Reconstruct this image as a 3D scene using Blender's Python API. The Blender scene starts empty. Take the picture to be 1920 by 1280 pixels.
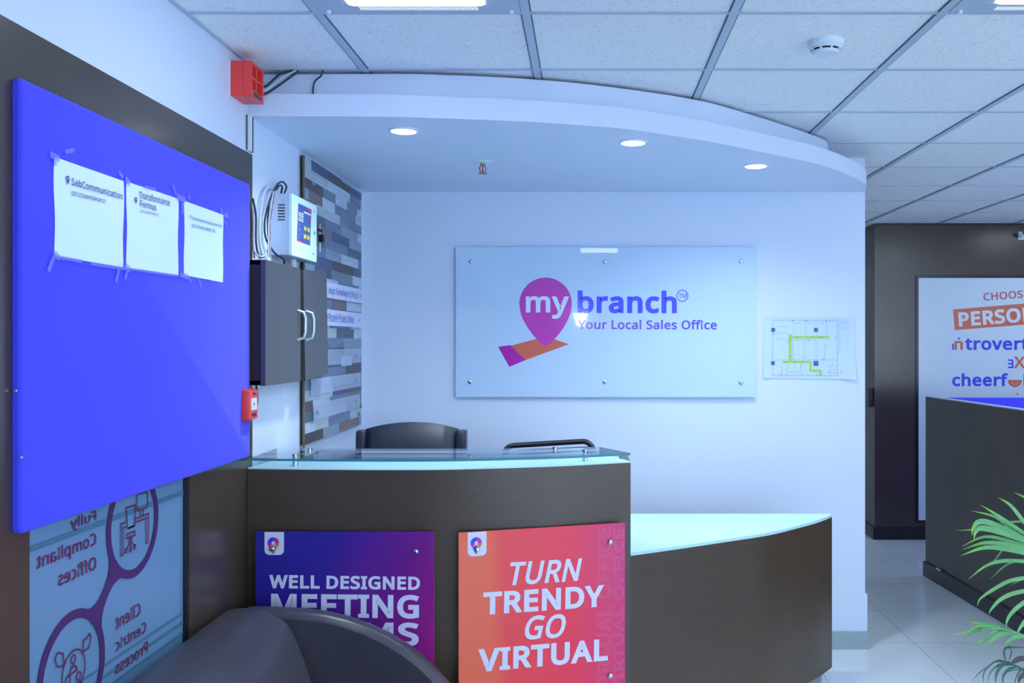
import bpy, math, random
from mathutils import Vector, Matrix
from mathutils.geometry import tessellate_polygon

random.seed(7)
SC = bpy.context.scene
COL = SC.collection
PI = math.pi
# ---------------------------------------------------------------- camera, world, exposure
F, CX, CY, EYE = 1750.0, 1101.0, 640.0, 1.6        # focal length and principal point in 1920x1280 pixels, eye height in metres
cam = bpy.data.cameras.new('camera')
cam.sensor_width = 36.0
cam.lens = 36.0 * F / 1920.0
cam.shift_x = -(CX - 960.0) / 1920.0
cam.shift_y = (CY - 640.0) / 1920.0
cam.clip_start = 0.05
camera = bpy.data.objects.new('camera', cam)
camera.location = (0, 0, EYE)
camera.rotation_euler = (PI / 2, 0, 0)
COL.objects.link(camera)
SC.camera = camera
world = bpy.data.worlds.new('world')
world.use_nodes = True
world.node_tree.nodes['Background'].inputs[0].default_value = (0.5, 0.7, 1.0, 1)
world.node_tree.nodes['Background'].inputs[1].default_value = 0.3
SC.world = world
SC.view_settings.view_transform = 'Standard'
SC.view_settings.look = 'None'
SC.view_settings.gamma = 1.0
SC.view_settings.use_curve_mapping = False
SC.view_settings.exposure = 0.28
SC.cycles.max_bounces = 10
SC.cycles.diffuse_bounces = 6
SC.cycles.sample_clamp_indirect = 6.0
SC.cycles.caustics_reflective = False
SC.cycles.caustics_refractive = False

LAMP = (0.74, 0.865, 1.0)          # cool white of every lamp in the office
PANEL_W = 7.5                     # emission of a ceiling light's diffuser
FILL_W = 8.0                         # glow of the unseen window panes added to brighten the ceiling
SPOT_W = 37.0                     # watts of each downlight

# ---------------------------------------------------------------- geometry helpers
def ray(px, py):
    return Vector(((px - CX) / F, 1.0, (CY - py) / F))
EYEV = Vector((0, 0, EYE))
def at(px, py, y):                # the point seen at a pixel, y metres away
    return EYEV + ray(px, py) * y
def on_x(px, py, x):              # ... on the plane X = x
    d = ray(px, py)
    return EYEV + d * (x / d.x)
def on_z(px, py, z):
    d = ray(px, py)
    return EYEV + d * ((z - EYE) / d.z)
def frame(o, u, w):
    u = Vector(u).normalized(); w = Vector(w); w = (w - u * w.dot(u)).normalized(); n = u.cross(w)
    m = Matrix.Identity(4)
    for i in range(3):
        m[i][0] = u[i]; m[i][1] = w[i]; m[i][2] = n[i]; m[i][3] = o[i]
    return m
def hit(m, px, py):               # pixel -> (u, v) on the z = 0 plane of a frame
    n = m.to_3x3() @ Vector((0, 0, 1)); o = m.translation; d = ray(px, py)
    p = EYEV + d * ((o - EYEV).dot(n) / d.dot(n))
    q = m.inverted() @ p
    return (q.x, q.y)
def catmull(pts, n=6, closed=False):
    P = [Vector(p) for p in pts]; out = []; N = len(P)
    for i in range(N if closed else N - 1):
        p1, p2 = P[i], P[(i + 1) % N]
        p0 = P[i - 1] if (closed or i > 0) else p1 * 2 - p2
        p3 = P[(i + 2) % N] if (closed or i + 2 < N) else p2 * 2 - p1
        for k in range(n):
            t = k / n
            out.append(0.5 * ((2 * p1) + (p2 - p0) * t + (2 * p0 - 5 * p1 + 4 * p2 - p3) * t * t + (3 * p1 - p0 - 3 * p2 + p3) * t ** 3))
    if not closed: out.append(P[-1])
    return out

def rrect(x0, x1, y0, y1, r, n=4):
    out = []
    for cx_, cy_, a in ((x1 - r, y1 - r, 0), (x0 + r, y1 - r, PI / 2), (x0 + r, y0 + r, PI), (x1 - r, y0 + r, 1.5 * PI)):
        out += [(cx_ + r * math.cos(a + PI / 2 * k / n), cy_ + r * math.sin(a + PI / 2 * k / n)) for k in range(n + 1)]
    return out

class B:                          # a growing list of vertices and faces that becomes ONE mesh
    def __init__(s): s.v = []; s.f = []; s.m = []; s.mi = 0
    def add(s, vs, fs):
        k = len(s.v); s.v += [Vector(v) for v in vs]
        s.f += [tuple(i + k for i in f) for f in fs]; s.m += [s.mi] * len(fs)
        return s
    def box(s, a, b, mat=None):
        x0, y0, z0 = [min(p, q) for p, q in zip(a, b)]; x1, y1, z1 = [max(p, q) for p, q in zip(a, b)]
        vs = [Vector(c) for c in ((x0,y0,z0),(x1,y0,z0),(x1,y1,z0),(x0,y1,z0),(x0,y0,z1),(x1,y0,z1),(x1,y1,z1),(x0,y1,z1))]
        if mat is not None: vs = [mat @ c for c in vs]
        return s.add(vs, [(3,2,1,0),(4,5,6,7),(0,1,5,4),(1,2,6,5),(2,3,7,6),(3,0,4,7)])
    def prism(s, poly, z0, z1, m=None):   # outline in x, y pulled from z0 to z1 (in frame m)
        n = len(poly)
        vs = [Vector((p[0], p[1], z0)) for p in poly] + [Vector((p[0], p[1], z1)) for p in poly]
        if m is not None: vs = [m @ v for v in vs]
        tri = tessellate_polygon([[Vector((p[0], p[1], 0)) for p in poly]])
        fs = [tuple(t) for t in tri] + [tuple(i + n for i in reversed(t)) for t in tri]
        fs += [(i, (i + 1) % n, n + (i + 1) % n, n + i) for i in range(n)]
        return s.add(vs, fs)
    def flat(s, poly, z=0.0, m=None):
        vs = [Vector((p[0], p[1], z)) for p in poly]
        if m is not None: vs = [m @ v for v in vs]
        return s.add(vs, [tuple(t) for t in tessellate_polygon([[Vector((p[0], p[1], 0)) for p in poly]])])
    def line(s, pts, w, z=0.0, closed=False):   # a drawn stroke of width w in the plane
        P = [Vector((p[0], p[1])) for p in pts]; N = len(P)
        for i in range(N if closed else N - 1):
            a, b = P[i], P[(i + 1) % N]; d = b - a
            if d.length < 1e-7: continue
            d.normalize(); q = Vector((-d.y, d.x)) * w / 2; e = d * w / 2 * (0.95 if N > 2 else 0.0)
            zi = z + 0.00006 * (len(s.f) % 5)            # strokes that cross lie a hair apart
            s.add([(*(a - e - q), zi), (*(b + e - q), zi), (*(b + e + q), zi), (*(a - e + q), zi)], [(0, 1, 2, 3)])
        return s
    def disc(s, c, r, z=0.0, n=20, r0=None, a0=0, a1=2 * PI):
        full = abs(a1 - a0 - 2 * PI) < 1e-6
        A = [a0 + (a1 - a0) * i / n for i in range(n + (0 if full else 1))]
        out = [(c[0] + r * math.cos(a), c[1] + r * math.sin(a), z) for a in A]
        k = len(A)
        if r0 is None:
            if full: return s.add(out, [tuple(range(k))])
            return s.add(out + [(c[0], c[1], z)], [(i, i + 1, k) for i in range(k - 1)])
        inn = [(c[0] + r0 * math.cos(a), c[1] + r0 * math.sin(a), z) for a in A]
        return s.add(out + inn, [(i, (i + 1) % k, k + (i + 1) % k, k + i) for i in range(k if full else k - 1)])
    def lathe(s, prof, m=None, n=24):     # profile of (radius, z) turned round the z axis
        vs = []; fs = []
        for r, z in prof:
            vs += [Vector((r * math.cos(2 * PI * i / n), r * math.sin(2 * PI * i / n), z)) for i in range(n)]
        for j in range(len(prof) - 1):
            fs += [(j * n + i, j * n + (i + 1) % n, (j + 1) * n + (i + 1) % n, (j + 1) * n + i) for i in range(n)]
        fs += [tuple(range(n - 1, -1, -1)), tuple(range((len(prof) - 1) * n, len(prof) * n))]
        if m is not None: vs = [m @ v for v in vs]
        return s.add(vs, fs)
    def cyl(s, a, b, r, n=14, r1=None):
        a = Vector(a); b = Vector(b); d = b - a
        m = Matrix.Translation(a) @ d.to_track_quat('Z', 'Y').to_matrix().to_4x4()
        return s.lathe([(r, 0), (r if r1 is None else r1, d.length)], m, n)
    def tube(s, pts, r, n=8):
        P = [Vector(p) for p in pts]; N = len(P); vs = []; fs = []
        up = None
        for i, p in enumerate(P):
            d = (P[min(i + 1, N - 1)] - P[max(i - 1, 0)]).normalized()
            if up is None: up = d.orthogonal().normalized()
            up = (up - d * up.dot(d)).normalized(); q = d.cross(up)
            rr = r[i] if isinstance(r, (list, tuple)) else r
            vs += [p + (up * math.cos(2 * PI * k / n) + q * math.sin(2 * PI * k / n)) * rr for k in range(n)]
        for i in range(N - 1):
            fs += [(i * n + k, i * n + (k + 1) % n, (i + 1) * n + (k + 1) % n, (i + 1) * n + k) for k in range(n)]
        fs += [tuple(range(n - 1, -1, -1)), tuple(range((N - 1) * n, N * n))]
        return s.add(vs, fs)
    def loft(s, rings, cap=True):         # closed rings of equal count
        n = len(rings[0]); vs = [v for r in rings for v in r]
        fs = [(j * n + i, j * n + (i + 1) % n, (j + 1) * n + (i + 1) % n, (j + 1) * n + i) for j in range(len(rings) - 1) for i in range(n)]
        if cap: fs += [tuple(range(n - 1, -1, -1)), tuple(range((len(rings) - 1) * n, len(rings) * n))]
        return s.add(vs, fs)
    def sheet(s, rows):                   # a grid of points
        n = len(rows[0]); vs = [v for r in rows for v in r]
        return s.add(vs, [(j * n + i, j * n + i + 1, (j + 1) * n + i + 1, (j + 1) * n + i) for j in range(len(rows) - 1) for i in range(n - 1)])

# ---------------------------------------------------------------- scene-graph helpers
def thing(name, label, cat, loc=(0, 0, 0), group=None, m=None):
    o = bpy.data.objects.new(name, None); COL.objects.link(o)
    o.empty_display_size = 0.05
    o.matrix_world = m if m is not None else Matrix.Translation(Vector(loc))
    o['label'] = label; o['category'] = cat
    if group: o['group'] = group
    ROOT[o.name] = o.matrix_basis.copy()
    return o
ROOT = {}
def root_matrix(o):
    while o.parent: o = o.parent
    return ROOT[o.name]
def make(name, b, mats, verts, smooth=None, bevel=0, subsurf=0):
    me = bpy.data.meshes.new(name)
    me.from_pydata([tuple(v) for v in verts], [], b.f)
    for mt in (mats if isinstance(mats, (list, tuple)) else [mats]): me.materials.append(mt)
    if any(b.m):
        for p, k in zip(me.polygons, b.m): p.material_index = k
    me.update()
    import bmesh
    bm = bmesh.new(); bm.from_mesh(me); bmesh.ops.recalc_face_normals(bm, faces=bm.faces); bm.to_mesh(me); bm.free()
    if smooth is not None:
        me.polygons.foreach_set('use_smooth', [True] * len(me.polygons))
        if smooth < 180: me.set_sharp_from_angle(angle=math.radians(smooth))
    o = bpy.data.objects.new(name, me); COL.objects.link(o)
    if bevel:
        md = o.modifiers.new('bevel', 'BEVEL'); md.width = bevel; md.segments = 2; md.limit_method = 'ANGLE'; md.angle_limit = math.radians(50)
    if subsurf:
        md = o.modifiers.new('subsurf', 'SUBSURF'); md.levels = subsurf; md.render_levels = subsurf
    return o
def part(parent, name, b, mats, local=False, label=None, **kw):   # a mesh under a thing (or under one of its parts)
    vs = b.v
    if not local:
        inv = root_matrix(parent).inverted(); vs = [inv @ v for v in vs]
    o = make(name, b, mats, vs, **kw)
    o.parent = parent
    if label: o['label'] = label
    return o
def solo(name, b, mats, label, cat, group=None, **kw):            # a thing that is one mesh
    c = sum(b.v, Vector()) / len(b.v)
    o = make(name, b, mats, [v - c for v in b.v], **kw)
    o.location = c; o['label'] = label; o['category'] = cat
    if group: o['group'] = group
    return o
def struct(name, b, mats, parent=None, **kw):
    o = make(name, b, mats, b.v, **kw)
    if parent: o.parent = parent
    else: o['kind'] = 'structure'
    return o
def copy_thing(o, loc, label, group=None):
    r = o.copy(); COL.objects.link(r); r.location = loc; r['label'] = label
    if group: r['group'] = group
    for c in [x for x in bpy.data.objects if x.parent == o]:
        d = c.copy(); COL.objects.link(d); d.parent = r
        for g in [x for x in bpy.data.objects if x.parent == c]:
            e = g.copy(); COL.objects.link(e); e.parent = d
    return r

# ---------------------------------------------------------------- materials
def lin(c): return tuple(((x / 255) / 12.92 if x / 255 <= 0.04045 else ((x / 255 + 0.055) / 1.055) ** 2.4) for x in c)
def mat(name, col, rough=0.5, metal=0.0, var=0.06, scale=(6, 6, 6), bump=0.0, bscale=None, coat=0.0, emit=0.0, spec=0.5, sheen=0.0, trans=0.0, detail=3, col2=None):
    m = bpy.data.materials.new(name); m.use_nodes = True
    nt = m.node_tree; N = nt.nodes; L = nt.links; p = N['Principled BSDF']
    tc = N.new('ShaderNodeTexCoord'); mp = N.new('ShaderNodeMapping'); mp.inputs['Scale'].default_value = scale
    nz = N.new('ShaderNodeTexNoise'); nz.inputs['Scale'].default_value = 1.0; nz.inputs['Detail'].default_value = detail
    L.new(tc.outputs['Object'], mp.inputs[0]); L.new(mp.outputs[0], nz.inputs['Vector'])
    cr = N.new('ShaderNodeMix'); cr.data_type = 'RGBA'
    a = tuple(max(0, c * (1 - var)) for c in col[:3]); b2 = col2 if col2 else tuple(min(1, c * (1 + var)) for c in col[:3])
    cr.inputs['A'].default_value = (*a, 1); cr.inputs['B'].default_value = (*b2, 1)
    L.new(nz.outputs[0], cr.inputs['Factor']); L.new(cr.outputs['Result'], p.inputs['Base Color'])
    p.inputs['Roughness'].default_value = rough; p.inputs['Metallic'].default_value = metal
    p.inputs['Specular IOR Level'].default_value = spec
    p.inputs['Coat Weight'].default_value = coat; p.inputs['Coat Roughness'].default_value = 0.03
    p.inputs['Sheen Weight'].default_value = sheen
    p.inputs['Transmission Weight'].default_value = trans
    if emit:
        p.inputs['Emission Color'].default_value = (*col[:3], 1); p.inputs['Emission Strength'].default_value = emit
    if bump:
        bp = N.new('ShaderNodeBump'); bp.inputs['Strength'].default_value = bump; bp.inputs['Distance'].default_value = 0.002
        src = nz.outputs[0]
        if bscale:
            n2 = N.new('ShaderNodeTexNoise'); n2.inputs['Scale'].default_value = bscale; n2.inputs['Detail'].default_value = 4
            L.new(tc.outputs['Object'], n2.inputs['Vector']); src = n2.outputs[0]
        L.new(src, bp.inputs['Height']); L.new(bp.outputs[0], p.inputs['Normal'])
    return m
def lamp_mat(name, k, col=LAMP):
    m = bpy.data.materials.new(name); m.use_nodes = True; nt = m.node_tree
    nt.nodes.remove(nt.nodes['Principled BSDF'])
    e = nt.nodes.new('ShaderNodeEmission'); e.inputs[0].default_value = (*col, 1); e.inputs[1].default_value = k
    nt.links.new(e.outputs[0], nt.nodes['Material Output'].inputs[0])
    return m
def gradient(name, stops, axis, lo, hi, rough=0.25, slant=0.0):   # a printed colour blend across a panel's own axis
    m = bpy.data.materials.new(name); m.use_nodes = True; nt = m.node_tree; N = nt.nodes; L = nt.links; p = N['Principled BSDF']
    tc = N.new('ShaderNodeTexCoord'); sx = N.new('ShaderNodeSeparateXYZ'); L.new(tc.outputs['Object'], sx.inputs[0])
    ad = N.new('ShaderNodeMath'); ad.operation = 'MULTIPLY_ADD'; ad.inputs[1].default_value = slant
    L.new(sx.outputs[1 - axis], ad.inputs[0]); L.new(sx.outputs[axis], ad.inputs[2])
    mr = N.new('ShaderNodeMapRange'); mr.inputs[1].default_value = lo; mr.inputs[2].default_value = hi
    L.new(ad.outputs[0], mr.inputs[0])
    rp = N.new('ShaderNodeValToRGB'); el = rp.color_ramp.elements
    while len(el) < len(stops): el.new(0.5)
    for e, (t, c) in zip(el, stops): e.position = t; e.color = (*c, 1)
    L.new(mr.outputs[0], rp.inputs[0]); L.new(rp.outputs[0], p.inputs['Base Color'])
    p.inputs['Roughness'].default_value = rough
    return m

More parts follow.
